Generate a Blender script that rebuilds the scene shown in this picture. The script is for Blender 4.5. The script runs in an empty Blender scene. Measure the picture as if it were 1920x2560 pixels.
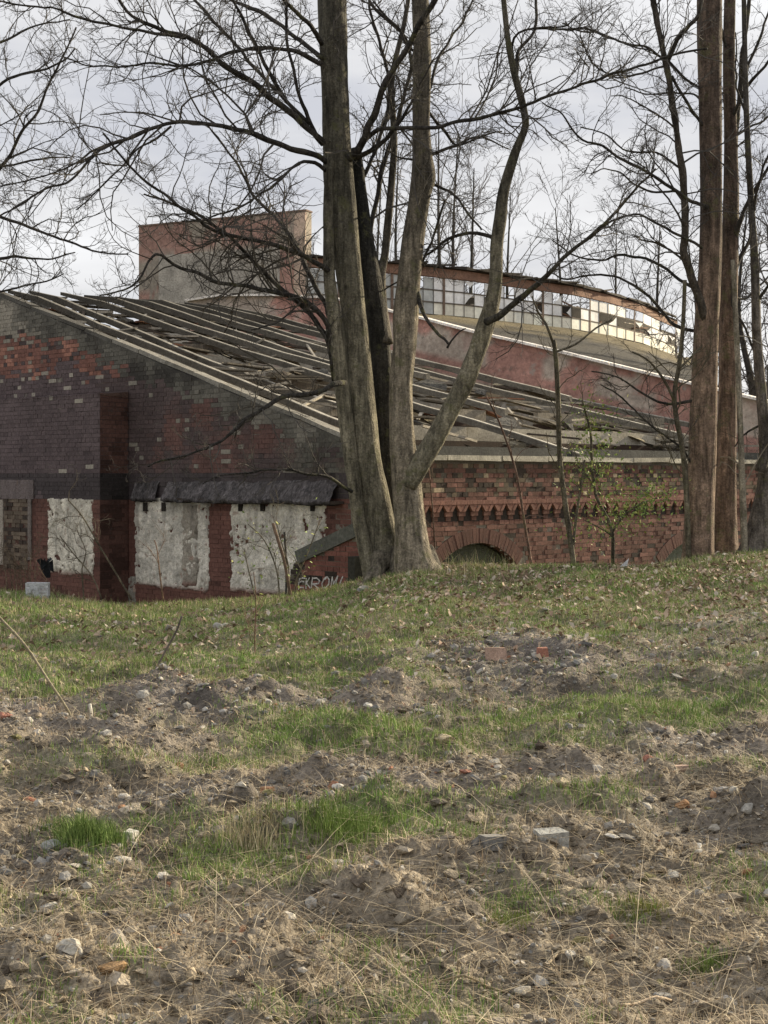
import bpy, math, random
import numpy as np
from mathutils import Vector

R = random.Random(7)
NR = np.random.RandomState(11)
SC = bpy.context.scene
COL = SC.collection

# ------------------------------------------------------------------ camera, sky, sun, exposure
F, CU, HV, CH = 3700.0, 960.0, 1190.0, 1.6       # focal length in photo pixels, centre column, horizon row, eye height
cam_d = bpy.data.cameras.new('camera')
cam = bpy.data.objects.new('camera', cam_d); COL.objects.link(cam)
cam.location = (0, 0, CH)
cam.rotation_euler = (math.radians(90), 0, 0)
cam_d.sensor_fit = 'VERTICAL'; cam_d.sensor_height = 24.0
cam_d.lens = 24.0 * F / 2560.0
cam_d.shift_y = -(1280.0 - HV) / 2560.0
cam_d.clip_start = 0.1; cam_d.clip_end = 3000
SC.camera = cam

SUN_AZ, SUN_EL = math.radians(49), math.radians(20)     # azimuth from +Y towards +X
W = bpy.data.worlds.new('World'); SC.world = W; W.use_nodes = True
wt = W.node_tree; wt.nodes.clear()
wo = wt.nodes.new('ShaderNodeOutputWorld'); bg = wt.nodes.new('ShaderNodeBackground')
sky = wt.nodes.new('ShaderNodeTexSky'); sky.sky_type = 'NISHITA'; sky.sun_disc = False
sky.sun_elevation = SUN_EL; sky.sun_rotation = SUN_AZ
sky.air_density = 1.0; sky.dust_density = 2.0
tc = wt.nodes.new('ShaderNodeTexCoord')
mp = wt.nodes.new('ShaderNodeMapping'); mp.inputs['Scale'].default_value = (2.3, 2.3, 8.0)
mp.inputs['Location'].default_value = (1.3, 0.4, 0.35)
wt.links.new(tc.outputs['Generated'], mp.inputs['Vector'])
n1 = wt.nodes.new('ShaderNodeTexNoise'); n1.inputs['Scale'].default_value = 1.4
n1.inputs['Detail'].default_value = 6; n1.inputs['Roughness'].default_value = 0.5
wt.links.new(mp.outputs[0], n1.inputs['Vector'])
cr = wt.nodes.new('ShaderNodeValToRGB')
cr.color_ramp.elements[0].position = 0.36; cr.color_ramp.elements[0].color = (5.5, 5.6, 6.05, 1)
cr.color_ramp.elements[1].position = 0.62; cr.color_ramp.elements[1].color = (8.4, 8.4, 8.5, 1)
e = cr.color_ramp.elements.new(0.48); e.color = (6.9, 6.88, 7.0, 1)
wt.links.new(n1.outputs['Fac'], cr.inputs['Fac'])
mx = wt.nodes.new('ShaderNodeMix'); mx.data_type = 'RGBA'; mx.inputs['Factor'].default_value = 0.93
wt.links.new(sky.outputs[0], mx.inputs['A']); wt.links.new(cr.outputs[0], mx.inputs['B'])
wt.links.new(mx.outputs['Result'], bg.inputs['Color'])
bg.inputs['Strength'].default_value = 0.07
wt.links.new(bg.outputs[0], wo.inputs['Surface'])

sl = bpy.data.lights.new('sun', 'SUN'); sl.energy = 5.0; sl.angle = math.radians(2); sl.color = (1.0, 0.85, 0.60)
sun = bpy.data.objects.new('sun', sl); COL.objects.link(sun)
sd = Vector((math.sin(SUN_AZ) * math.cos(SUN_EL), math.cos(SUN_AZ) * math.cos(SUN_EL), math.sin(SUN_EL)))
sun.rotation_euler = sd.to_track_quat('Z', 'Y').to_euler()
SC.view_settings.view_transform = 'Standard'; SC.view_settings.look = 'None'
SC.view_settings.exposure = 0.78; SC.view_settings.gamma = 1.0; SC.view_settings.use_curve_mapping = False

# ------------------------------------------------------------------ helpers
def lin(c):
    c = np.asarray(c, float) / 255.0
    return np.where(c <= 0.04045, c / 12.92, ((c + 0.055) / 1.055) ** 2.4)
def pt(u, v, Y): return np.array([(u - CU) / F * Y, Y, CH + (HV - v) / F * Y])
def uv(p): return CU + p[0] / p[1] * F, HV - (p[2] - CH) / p[1] * F

def _h(ix, iy, seed):
    n = (ix.astype(np.int64) * 374761393 + iy.astype(np.int64) * 668265263 + seed * 1442695041) & 0x7fffffff
    n = ((n ^ (n >> 13)) * 1274126177) & 0x7fffffff
    return ((n ^ (n >> 16)) & 0xffff) / 65535.0
def vnoise(x, y, seed=0):
    ix = np.floor(x); iy = np.floor(y); fx = x - ix; fy = y - iy
    fx = fx * fx * (3 - 2 * fx); fy = fy * fy * (3 - 2 * fy)
    a = _h(ix, iy, seed); b = _h(ix + 1, iy, seed); c = _h(ix, iy + 1, seed); d = _h(ix + 1, iy + 1, seed)
    return (a * (1 - fx) + b * fx) * (1 - fy) + (c * (1 - fx) + d * fx) * fy
def fbm(x, y, s, seed=0, o=4):
    x = np.asarray(x, float) / s; y = np.asarray(y, float) / s; t = 0; a = 1; n = 0
    for k in range(o):
        t = t + a * (vnoise(x * 2 ** k + 17.3 * k, y * 2 ** k - 9.1 * k, seed + k) - .5); n += a; a *= .5
    return t / n * 2
def sstep(a, b, x):
    t = np.clip((x - a) / (b - a), 0, 1); return t * t * (3 - 2 * t)

def mesh_np(name, V, faces_list, cols=None, smooth=False):
    """faces_list: list of int arrays (n,k)"""
    V = np.asarray(V, np.float32)
    me = bpy.data.meshes.new(name)
    fl = [np.asarray(f, np.int32) for f in faces_list if len(f)]
    tot = np.concatenate([np.full(len(f), f.shape[1], np.int32) for f in fl])
    loops = np.concatenate([f.ravel() for f in fl])
    st = np.concatenate([[0], np.cumsum(tot)[:-1]]).astype(np.int32)
    me.vertices.add(len(V)); me.vertices.foreach_set('co', V.ravel())
    me.loops.add(len(loops)); me.loops.foreach_set('vertex_index', loops)
    me.polygons.add(len(tot)); me.polygons.foreach_set('loop_start', st); me.polygons.foreach_set('loop_total', tot)
    me.polygons.foreach_set('use_smooth', np.full(len(tot), bool(smooth)))
    if cols is not None:
        at = me.attributes.new('tint', 'FLOAT_COLOR', 'POINT')
        c = np.ones((len(V), 4), np.float32); c[:, :3] = cols
        at.data.foreach_set('color', c.ravel())
    me.update(calc_edges=True); me.validate()
    return me
def link(name, me, mat=None, parent=None, **kw):
    o = bpy.data.objects.new(name, me); COL.objects.link(o)
    if mat is not None and me is not None and not me.materials: me.materials.append(mat)
    if parent is not None:
        o.parent = parent
        o.matrix_parent_inverse = parent_inv(parent)
    for k, v in kw.items(): o[k] = v
    return o
def parent_inv(p):
    from mathutils import Matrix
    m = Matrix.Identity(4); q = p
    chain = []
    while q is not None: chain.append(q); q = q.parent
    for q in reversed(chain):
        m = m @ q.matrix_parent_inverse @ Matrix.LocRotScale(q.location, q.rotation_euler, q.scale)
    return m.inverted()
def empty(name, loc, label, cat, group=None):
    o = bpy.data.objects.new(name, None); COL.objects.link(o); o.location = tuple(float(q) for q in loc)
    o.empty_display_size = .2
    o['label'] = label; o['category'] = cat
    if group: o['group'] = group
    return o

class MB:
    """collects quads with a per-vertex tint"""
    def __init__(s): s.v = []; s.f4 = []; s.f3 = []; s.c = []; s.n = 0
    def add(s, V, F4=(), F3=(), col=(.2, .2, .2)):
        V = np.asarray(V, float); n = len(V); s.v.append(V)
        if len(F4): s.f4.append(np.asarray(F4) + s.n)
        if len(F3): s.f3.append(np.asarray(F3) + s.n)
        c = np.asarray(col, float)
        s.c.append(np.broadcast_to(c, (n, 3)).copy()); s.n += n
    def box(s, o, ax, ay, az, col, jit=0):
        o, ax, ay, az = [np.asarray(q, float) for q in (o, ax, ay, az)]
        V = np.array([o + i * ax + j * ay + k * az for k in (0, 1) for j in (0, 1) for i in (0, 1)])
        if jit: V = V + NR.uniform(-jit, jit, V.shape)
        Fq = [[0, 2, 3, 1], [4, 5, 7, 6], [0, 1, 5, 4], [2, 6, 7, 3], [0, 4, 6, 2], [1, 3, 7, 5]]
        s.add(V, Fq, col=col)
    def bar(s, a, b, w, h, col, up=(0, 0, 1), jit=0):
        a = np.asarray(a, float); b = np.asarray(b, float); d = b - a; up = np.asarray(up, float)
        sd_ = np.cross(d, up); sd_ /= np.linalg.norm(sd_) + 1e-9; uu = np.cross(sd_, d); uu /= np.linalg.norm(uu) + 1e-9
        s.box(a - sd_ * w / 2 - uu * h, d, sd_ * w, uu * h, col, jit)
    def mesh(s, name, smooth=False):
        fl = []
        if s.f4: fl.append(np.concatenate(s.f4))
        if s.f3: fl.append(np.concatenate(s.f3))
        return mesh_np(name, np.concatenate(s.v), fl, np.concatenate(s.c), smooth)
    def obj(s, name, mat, parent=None, smooth=False, **kw):
        return link(name, s.mesh(name, smooth), mat, parent, **kw)

def material(name, rough=.9, noise=((3, .35), (40, .3)), bump=((60, .004),), tint=None, spec=.25, spots=None, streak=None):
    """diffuse material: tint attribute (or fixed colour) times layered object-space noise, with fine relief"""
    m = bpy.data.materials.new(name); m.use_nodes = True; t = m.node_tree; b = t.nodes['Principled BSDF']
    b.inputs['Roughness'].default_value = rough; b.inputs['Specular IOR Level'].default_value = spec
    L = t.links.new
    if tint is None:
        a = t.nodes.new('ShaderNodeAttribute'); a.attribute_name = 'tint'; col = a.outputs['Color']
    else:
        a = t.nodes.new('ShaderNodeRGB'); a.outputs[0].default_value = (*tint, 1); col = a.outputs[0]
    g = t.nodes.new('ShaderNodeNewGeometry'); pos = g.outputs['Position']
    for sc_, am in noise:
        n = t.nodes.new('ShaderNodeTexNoise'); n.inputs['Scale'].default_value = sc_; n.inputs['Detail'].default_value = 5
        n.inputs['Roughness'].default_value = .65
        L(pos, n.inputs['Vector'])
        r = t.nodes.new('ShaderNodeMapRange'); r.inputs['From Min'].default_value = .3; r.inputs['From Max'].default_value = .7
        r.inputs['To Min'].default_value = 1 - am; r.inputs['To Max'].default_value = 1 + am
        L(n.outputs['Fac'], r.inputs['Value'])
        v = t.nodes.new('ShaderNodeVectorMath'); v.operation = 'SCALE'
        L(col, v.inputs[0]); L(r.outputs[0], v.inputs['Scale']); col = v.outputs[0]
    if streak:
        mpn = t.nodes.new('ShaderNodeMapping'); mpn.inputs['Scale'].default_value = streak[0]; L(pos, mpn.inputs['Vector'])
        n = t.nodes.new('ShaderNodeTexNoise'); n.inputs['Scale'].default_value = 1; n.inputs['Detail'].default_value = 6; n.inputs['Roughness'].default_value = .65
        L(mpn.outputs[0], n.inputs['Vector'])
        r = t.nodes.new('ShaderNodeMapRange'); r.inputs['From Min'].default_value = .35; r.inputs['From Max'].default_value = .65
        r.inputs['To Min'].default_value = 1 - streak[1]; r.inputs['To Max'].default_value = 1 + streak[1]; L(n.outputs['Fac'], r.inputs['Value'])
        v = t.nodes.new('ShaderNodeVectorMath'); v.operation = 'SCALE'; L(col, v.inputs[0]); L(r.outputs[0], v.inputs['Scale']); col = v.outputs[0]
        bump0 = t.nodes.new('ShaderNodeBump'); bump0.inputs['Distance'].default_value = streak[2]; L(n.outputs['Fac'], bump0.inputs['Height'])
    if spots:
        for sc_, thr, sc2, amt in spots:
            n = t.nodes.new('ShaderNodeTexNoise'); n.inputs['Scale'].default_value = sc_; n.inputs['Detail'].default_value = 6
            n.inputs['Roughness'].default_value = .7
            L(pos, n.inputs['Vector'])
            r = t.nodes.new('ShaderNodeMapRange'); r.inputs['From Min'].default_value = thr; r.inputs['From Max'].default_value = thr + .07
            r.inputs['To Max'].default_value = amt
            L(n.outputs['Fac'], r.inputs['Value'])
            x = t.nodes.new('ShaderNodeMix'); x.data_type = 'RGBA'; L(r.outputs[0], x.inputs['Factor'])
            L(col, x.inputs['A']); x.inputs['B'].default_value = (*sc2, 1); col = x.outputs['Result']
    L(col, b.inputs['Base Color'])
    nrm = bump0.outputs[0] if streak else None
    for sc_, d in bump:
        n = t.nodes.new('ShaderNodeTexNoise'); n.inputs['Scale'].default_value = sc_; n.inputs['Detail'].default_value = 4
        L(pos, n.inputs['Vector'])
        bp = t.nodes.new('ShaderNodeBump'); bp.inputs['Distance'].default_value = d; bp.inputs['Strength'].default_value = 1
        L(n.outputs['Fac'], bp.inputs['Height'])
        if nrm is not None: L(nrm, bp.inputs['Normal'])
        nrm = bp.outputs[0]
    if nrm is not None: L(nrm, b.inputs['Normal'])
    return m

M_brick = material('brick_face', noise=((1.2, .2), (25, .3)), bump=((90, .003),), spots=((7, .60, (.075, .065, .058), .6), (11, .66, (.27, .25, .22), .6)))
M_mortar = material('mortar', noise=((2, .3), (30, .4)), bump=((80, .008),))
M_plaster = material('flaking_plaster', noise=((3, .18), (30, .22)), streak=((9, 9, 2.0), .15, .004), bump=((14, .04), (60, .02)), spots=((4, .60, (.24, .17, .13), .6), (11, .60, (.16, .14, .12), .6), (22, .66, (.07, .06, .05), .7)))
M_conc = material('weathered_concrete', noise=((2, .3), (22, .35)), bump=((50, .01),), spots=((5, .62, (.05, .05, .045), .6),))
M_wood = material('grey_timber', noise=((4, .35), (40, .35)), bump=((80, .008),))
M_felt = material('roofing_felt', noise=((3, .3), (25, .4)), streak=((26, 26, 3), .5, .01), bump=((12, .03), (60, .01)), spots=((8, .60, (.2, .2, .2), .5), (4, .58, (.03, .03, .03), .7)))
M_bark = material('grey_green_bark', noise=((2.0, .4), (9, .3), (38, .45)), streak=((17, 17, 2.6), .55, .05), bump=((9, .02), (40, .02)), spots=((5, .56, (.12, .12, .055), .55), (14, .63, (.28, .27, .23), .6), (22, .66, (.03, .027, .022), .7)))
M_twig = material('twig_bark', noise=((5, .3),), bump=())
M_leaf = material('leaf', noise=((5, .25),), bump=(), rough=.7)
M_grass = material('grass_blade', noise=((2, .25), (9, .2)), bump=(), rough=.75)
M_dead = material('dead_leaf', noise=((8, .25),), bump=(), rough=.85)
M_stone = material('stone', noise=((10, .3), (70, .3)), bump=((60, .01),), spots=((30, .64, (.09, .085, .07), .5),))
M_soil = material('soil', noise=((2.2, .3), (9, .35), (45, .45)), bump=((22, .02), (75, .014)), spots=((26, .66, (.30, .27, .22), .6), (40, .66, (.035, .03, .025), .7)))
M_wall2 = material('firewall_plaster', noise=((.8, .3), (8, .3)), bump=((12, .02),), spots=((1.6, .56, (.36, .25, .215), .6), (3.1, .60, (.13, .12, .105), .6), (2.3, .58, (.36, .33, .29), .75), (6, .60, (.22, .15, .12), .6)))
M_glass = material('grimy_glass', noise=((1.5, .2), (9, .12)), bump=(), rough=.85, spec=.1)

# ------------------------------------------------------------------ terrain
CREST = [(-300, 1480), (0, 1490), (180, 1505), (300, 1527), (450, 1522), (560, 1510), (700, 1497), (800, 1488), (880, 1470), (950, 1442), (1030, 1424),
         (1150, 1424), (1300, 1426), (1450, 1424), (1600, 1424), (1700, 1414), (1780, 1398), (1920, 1388), (2200, 1380)]
_cu = np.array([c[0] for c in CREST], float); _cv = np.array([c[1] for c in CREST], float)
YC = 19.8
def ground_z(x, y, detail=True):
    x = np.asarray(x, float); y = np.asarray(y, float)
    r = np.maximum(y, 0.3)
    u = CU + F * x / r
    zc = CH - (np.interp(u, _cu, _cv) - HV) / F * YC
    ramp = sstep(9, YC, y) * .35 + np.clip((y - 6) / (YC - 6), 0, 1) ** 1.6 * .65
    near = zc * ramp
    back = sstep(YC + .25, YC + 3.4, y)
    z = near * (1 - back) + (-1.0) * back
    far = sstep(30, 60, np.hypot(x, y)); z = z * (1 - far) - 1.0 * far
    side = sstep(.55, 1.1, np.abs(x) / np.maximum(np.abs(y), .5)) * (y < 30)
    z = z * (1 - side * .8)
    amp = (1 - sstep(22, 30, np.hypot(x, y))) * (1 - .55 * sstep(15, 19, y))
    z = z + amp * .085 * fbm(x, y, 1.5, 3, 3)
    # spoil bank at the right of the middle ground
    bx, by = 2.0, 7.0
    d = ((x - bx) / 1.0) ** 2 + ((y - by) / .42) ** 2
    z = z + .13 * np.exp(-d) * (1 + .4 * fbm(x, y, .3, 9))
    z = z + .10 * np.exp(-(((x + 1.12) / .33) ** 2 + ((y - 4.75) / .3) ** 2))
    # hummocks of dumped soil
    hm = fbm(x, y, .75, 61, 2); hm = np.where(hm > .05, (hm - .05) ** .8, 0.3 * hm)
    z = z + (.085 * sstep(3.5, 5.5, y) * (1 - sstep(13.5, 16.5, y)) + .05) * amp * hm
    for bx, by, sx, sy, hh in ((1.15, 12.3, .9, .7, .20), (2.1, 11.2, .7, .5, .14), (-1.2, 8.1, .7, .35, .10), (-3.3, 11., .7, .5, .14), (.95, 6.2, .5, .25, .09), (-.35, 5.6, .55, .25, .07), (1.0, 4.95, .5, .22, .08), (.1, 4.75, .5, .2, .07)):
        dd = ((x - bx) / sx) ** 2 + ((y - by) / sy) ** 2; z = z + .55 * hh * np.exp(-dd) * (1 + .5 * fbm(x, y, .25, 19, 3))
    if detail:
        lump = fbm(x, y, .32, 21, 3); lump = np.where(lump > 0, lump * 1.3, lump * .7)
        rough = .4 + .6 * (1 - sstep(10, 15, y))
        z = z + amp * rough * (.10 * lump + .065 * np.abs(fbm(x, y, .13, 33, 3)) + .02 * fbm(x, y, .035, 41, 2))
    return z
def ground_pt(u, v):
    Y = F * CH / (v - HV)
    for _ in range(40):
        z = float(ground_z((u - CU) / F * Y, Y, False)); Y = .5 * Y + .5 * F * (CH - z) / (v - HV)
        Y = min(Y, 21)
    x = (u - CU) / F * Y
    return np.array([x, Y, float(ground_z(x, Y))])

def flat(u, v):
    Y = F * CH / (v - HV) ; return (u - CU) / F * Y, Y
# (u, v, half width px, half height px, amount) traced patches of living grass, and of bare grit
GREEN = [(150, 1580, 260, 90, .9), (520, 1560, 420, 70, .8), (1000, 1560, 420, 60, .9), (1500, 1530, 420, 60, .8), (1900, 1560, 300, 50, .7),
         (350, 1680, 330, 70, .6), (900, 1660, 200, 60, .6), (800, 1840, 330, 60, 1.), (1010, 1880, 200, 40, .8), (1600, 1815, 350, 60, 1.), (1900, 1790, 160, 60, .8), (1300, 1850, 180, 30, .6),
         (130, 1920, 180, 35, .5), (230, 2115, 80, 60, 1.), (480, 2150, 150, 40, .9), (620, 2160, 90, 35, .6), (900, 2080, 160, 60, 1.), (1050, 2060, 200, 40, .6), (1280, 2290, 70, 25, .6),
         (1590, 2290, 90, 25, .5), (1750, 2410, 70, 25, .6), (330, 2420, 60, 40, .45), (1100, 2520, 120, 30, .4), (130, 2520, 60, 50, .4), (720, 2510, 130, 30, .35), (620, 1900, 260, 30, .7), (950, 1720, 260, 25, .8), (150, 1700, 200, 40, .7), (1450, 1900, 200, 22, .7), (1150, 2150, 160, 22, .6), (700, 2230, 200, 20, .5), (400, 2050, 120, 20, .6), (1500, 2060, 150, 20, .6), (1750, 1740, 200, 25, .7), (1800, 1880, 130, 25, .6), (1650, 2080, 160, 30, .5), (1830, 1950, 200, 20, .6)]
GRIT = [(1300, 1700, 260, 55, .9), (1650, 1690, 250, 55, .7), (500, 1770, 230, 40, .9), (250, 1860, 300, 50, .8), (60, 1800, 150, 50, 1.), (800, 1760, 250, 30, .7), (500, 2000, 450, 35, .8),
        (1000, 1980, 300, 50, .8), (1350, 1970, 250, 45, .8), (100, 2120, 200, 40, .8), (1800, 1620, 200, 30, .6), (1750, 1900, 220, 35, .6), (1720, 2100, 200, 60, .6)]
def mask(x, y, T, seed):
    r = np.maximum(np.asarray(y, float), .5); Yf = r
    u = CU + F * x / Yf; v = HV + F * CH / Yf
    u = u + 60 * fbm(x, y, .8, seed); v = v + 25 * fbm(x, y, .6, seed + 5)
    m = np.zeros_like(u)
    for a, b, w, h, k in T:
        m = np.maximum(m, k * np.exp(-(((u - a) / w) ** 2 + ((v - b) / h) ** 2) ** 1.3 * .8))
    return m
def green_at(x, y):
    g = mask(x, y, GREEN, 50)
    g = np.maximum(g, .62 * sstep(9.0, 11.5, y)) + .45 * fbm(x, y, .5, 71, 3)
    return np.clip(g - .85 * mask(x, y, GRIT, 80) * (g < .95), 0, 1)
def grit_at(x, y): return np.clip(mask(x, y, GRIT, 80) + .25 * fbm(x, y, .4, 77, 3), 0, 1)
def soil_col(x, y):
    g = green_at(x, y)[..., None]; k = grit_at(x, y)[..., None]
    n = (fbm(x, y, .25, 90, 3)[..., None] + 1) / 2; n2 = (fbm(x, y, .9, 95, 3)[..., None] + 1) / 2
    brown = np.array([.285, .24, .18]) * (.45 + 1. * n); dark = np.array([.062, .054, .045])
    c = brown * (.35 + .65 * n2) + dark * (.65 - .65 * n2) * .8
    gritc = np.array([.17, .15, .135]) * (.55 + 1. * n)
    c = c * (1 - .85 * k) + gritc * .7 * k
    c = c * (1 - .7 * g) + np.array([.12, .14, .055]) * (.6 + .7 * n) * .7 * g
    return c

def build_ground():
    ra = [1.2]
    while ra[-1] < 3.3: ra.append(ra[-1] * 1.06)
    while ra[-1] < 21: ra.append(ra[-1] * 1.0036)
    while ra[-1] < 34: ra.append(ra[-1] * 1.012)
    while ra[-1] < 1500: ra.append(ra[-1] * 1.16)
    ra = np.array(ra)
    an = [0.0]
    while an[-1] < .36: an.append(an[-1] + .0030)
    st = .003
    while an[-1] < math.pi - .12: st = min(st * 1.12, .12); an.append(an[-1] + st)
    an[-1] = math.pi
    an = np.array(an); ang = np.concatenate([-an[:0:-1], an])
    rr, aa = np.meshgrid(ra, ang, indexing='ij')
    x = rr * np.sin(aa); y = rr * np.cos(aa)
    z = ground_z(x, y)
    z = np.where(rr > 300, z - (rr - 300) * .002, z)
    n, m = x.shape
    V = np.stack([x, y, z], -1).reshape(-1, 3)
    I = np.arange(n * m).reshape(n, m)
    Q = np.stack([I[:-1, :-1], I[:-1, 1:], I[1:, 1:], I[1:, :-1]], -1).reshape(-1, 4)
    # close the hub
    V = np.vstack([V, [[0, 0, float(ground_z(0, .01))]]])
    T = np.stack([np.full(m - 1, n * m), I[0, 1:], I[0, :-1]], -1)
    c = soil_col(V[:, 0], V[:, 1])
    me = mesh_np('ground', V, [Q, T], c, smooth=True)
    link('ground', me, M_soil, kind='structure')
build_ground()

# ------------------------------------------------------------------ brick building frame of reference
CY = 22.4
C0 = np.array([(880 - CU) / F * CY, CY])
dS = np.array([.697, .717]); dS /= np.linalg.norm(dS)        # side wall runs back to the right
dG = np.array([-.707, .707])                                 # gable wall runs back to the left
nS = np.array([dS[1], -dS[0]]); nG = np.array([-.707, -.707])
class Plane:
    def __init__(s, C, d, n): s.C, s.d, s.n = np.array(C, float), d, n
    def s_of(s, u):
        t = (u - CU) / F; return (t * s.C[1] - s.C[0]) / (s.d[0] - t * s.d[1])
    def sz(s, u, v):
        q = s.s_of(u); Y = s.C[1] + q * s.d[1]; return q, CH + (HV - v) / F * Y
    def P(s, a, z, out=0.):
        q = s.C + a * s.d + out * s.n; return np.array([q[0], q[1], z])
    def uv(s, a, z):
        q = s.C + a * s.d; return CU + F * q[0] / q[1], HV - (z - CH) * F / q[1]
SIDE = Plane(C0, dS, nS)
GAB = Plane(C0, dG, nG)
BLK = Plane(C0 + .62 * nG, dG, nG)      # front face of the thick left part

CO, BL, HD = .0785, .262, .131
def bricks_on(pl, s0, s1, z0, z1, inside, colf, out=.007, dep=.03, seed=1, rough=.004):
    rr_ = random.Random(seed); out_l = []
    k0 = int(math.floor(z0 / CO)); k1 = int(math.ceil(z1 / CO))
    for k in range(k0, k1):
        z = k * CO; head = k % 2 == 0
        L = HD if head else BL
        s = s0 - rr_.uniform(0, .02) - (.066 if head else 0)
        while s < s1:
            a, b = s + .004, s + L - .004; s += L
            a = max(a, s0 + .003); b = min(b, s1 - .003)
            if b - a < .03: continue
            zc = z + CO / 2; sc = (a + b) / 2
            if not inside(sc, zc): continue
            c = colf(sc, zc, rr_)
            if c is None: continue
            o = out + rr_.uniform(-rough, rough)
            if rr_.random() < .02: o -= .02
            j = lambda: rr_.uniform(-.003, .003)
            za, zb = z + .004, z + CO - .004
            V = [pl.P(a + j(), za + j(), o + j() * .6), pl.P(b + j(), za + j(), o + j() * .6), pl.P(b + j(), zb + j(), o + j() * .6), pl.P(a + j(), zb + j(), o + j() * .6)]
            V += [pl.P(a, za, o - dep), pl.P(b, za, o - dep), pl.P(b, zb, o - dep), pl.P(a, zb, o - dep)]
            out_l.append((np.array(V), np.array(c)))
    return out_l
def flipq(Q, fl): return [q[::-1] for q in Q] if fl else Q
BQ = [[0, 1, 2, 3], [0, 4, 5, 1], [1, 5, 6, 2], [2, 6, 7, 3], [3, 7, 4, 0]]
def emit_bricks(lst, parent, fl, n_single):
    def size(b):
        P = b[0][:4].mean(0); u, v = uv(P)
        vis = (0 < u < 1920) and v < 1500
        if 770 < u < 1070: vis = False
        return (1 / P[1] ** 2) * np.linalg.norm(b[0][1] - b[0][0]) * (1 if vis else 1e-3)
    lst = sorted(lst, key=size, reverse=True)
    Q = flipq(BQ, fl)
    for V, c in lst[:n_single]:
        me = mesh_np('brick', V, [np.array(Q)], np.tile(c, (8, 1)))
        link('brick', me, M_brick, parent)
    mb = MB()
    for V, c in lst[n_single:]: mb.add(V, Q, col=c)
    if mb.n: mb.obj('brickwork', M_brick, parent, kind='stuff')
def backing(pl, s0, s1, z0, ztop, colf, fl, out=0., ds=.12, hole=None, thick=.35, name='wall', parent=None, mat=None):
    """mortar slab with real thickness, tint per vertex"""
    ns = int((s1 - s0) / ds) + 1; S = np.linspace(s0, s1, ns); nz = 44
    mb = MB(); V = []; C_ = []
    for s in S:
        zt = ztop(s)
        for k in range(nz):
            z = z0 + (zt - z0) * k / (nz - 1)
            V.append(pl.P(s, z, out)); c = colf(s, z, R); C_.append(np.array(c if c is not None else (.05,) * 3) * .7)
    I = np.arange(ns * nz).reshape(ns, nz)
    Q = np.stack([I[:-1, :-1], I[1:, :-1], I[1:, 1:], I[:-1, 1:]], -1).reshape(-1, 4)
    if hole is not None:
        keep = []
        for q in Q:
            a, b = divmod(q[0], nz)
            s = (S[a] + S[a + 1]) / 2; z = V[q[0]][2] * .5 + V[q[2]][2] * .5
            keep.append(not hole(s, z))
        Q = Q[np.array(keep)]
    if fl: Q = Q[:, ::-1]
    V = np.array(V); C_ = np.array(C_)
    # back leaf and rim
    off = np.array([pl.n[0], pl.n[1], 0]) * -thick
    V2 = V + off; n = len(V)
    rim = []
    for i in range(ns - 1): rim.append([I[i, -1], I[i + 1, -1], I[i + 1, -1] + n, I[i, -1] + n])
    for k in range(nz - 1): rim.append([I[0, k + 1], I[0, k], I[0, k] + n, I[0, k + 1] + n]); rim.append([I[-1, k], I[-1, k + 1], I[-1, k + 1] + n, I[-1, k] + n])
    mb.add(np.vstack([V, V2]), np.vstack([Q, Q[:, ::-1] + n, np.array(rim)]), col=np.vstack([C_, C_ * .9]))
    return mb.obj(name, mat or M_mortar, parent)

def jitc(c, r, a=.15): k = 1 + r.uniform(-a, a); return np.array(c) * k
K = 1.25     # shaded walls: albedo from the photograph's values
def C(r_, g_, b_, k=1.):
    c = lin((r_, g_, b_)); l = c.mean(); return tuple((c * .68 + l * .32) * np.array([1.03, 1.0, .93]) * K * k)
def rake_v(u): return 742 + (1106 - 742) / 880. * u

def gable_col(pl):
    def f(s, z, r):
        u, v = pl.uv(s, z); v0_ = v; v = v + (r.uniform(-22, 22) if v < 1150 else 0); u = u + r.uniform(-9, 9)
        d = v - rake_v(u); n = float(fbm(s * 1.0, z * 1.0, .7, 5, 3)); n2 = float(fbm(s, z, .55, 15, 3))
        purple = np.array(C(86, 72, 77)); dk = np.array(C(76, 62, 64)); red = np.array(C(116, 72, 62)); org = np.array(C(148, 94, 76))
        grey = np.array(C(92, 90, 84)); pale = np.array(C(136, 130, 120)); rb = np.array(C(104, 64, 54)); blk = np.array(C(45, 42, 41))
        if v > 1248:
            c = rb.copy(); c = c * (1 + .2 * n)
            c = c * (1 - .45 * sstep(.2, .6, n2))
        elif v > 1182 and n > -.5:
            c = np.array(C(66, 58, 62))
        elif d < 52 + 25 * n:
            c = grey * (1 + .35 * n2)
            c = c + (pale - c) * sstep(.1, .7, n2) + (blk * 1.2 - c) * sstep(-.1, -.6, n2) * .8
        elif u < 235 and v < 852 + 20 * n:
            c = pale * (.75 + .3 * n2)
        elif v < 930 + 50 * n and u < 600:
            c = red if n2 < .05 else (org if r.random() < .4 else red)
            q = r.random()
            if n2 > .5: c = blk * 1.5
            elif q < .2: c = dk
            elif q < .23: c = pale * .8
            c = c * (1 + .25 * n)
        elif u < 252:
            c = purple * (1 + .12 * n)
            if v < 1010 and r.random() < .10: c = pale
            if 1165 < v < 1200 and 110 < u < 235 and r.random() < .25: c = pale * 1.2
        else:
            c = dk * (1 + .2 * n)
            q = r.random()
            w1 = sstep(.05, .6, n2 + .25 * (u > 480)) * (u > 380); c = c * (1 - .55 * w1) + red * .55 * w1
            if q < .03 + .04 * (u > 500): c = pale * .8
            w2 = sstep(680, 760, u) * sstep(-.2, .3, n2); c = c * (1 - w2) + grey * .85 * w2
        return jitc(c, r, .12)
    return f
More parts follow.
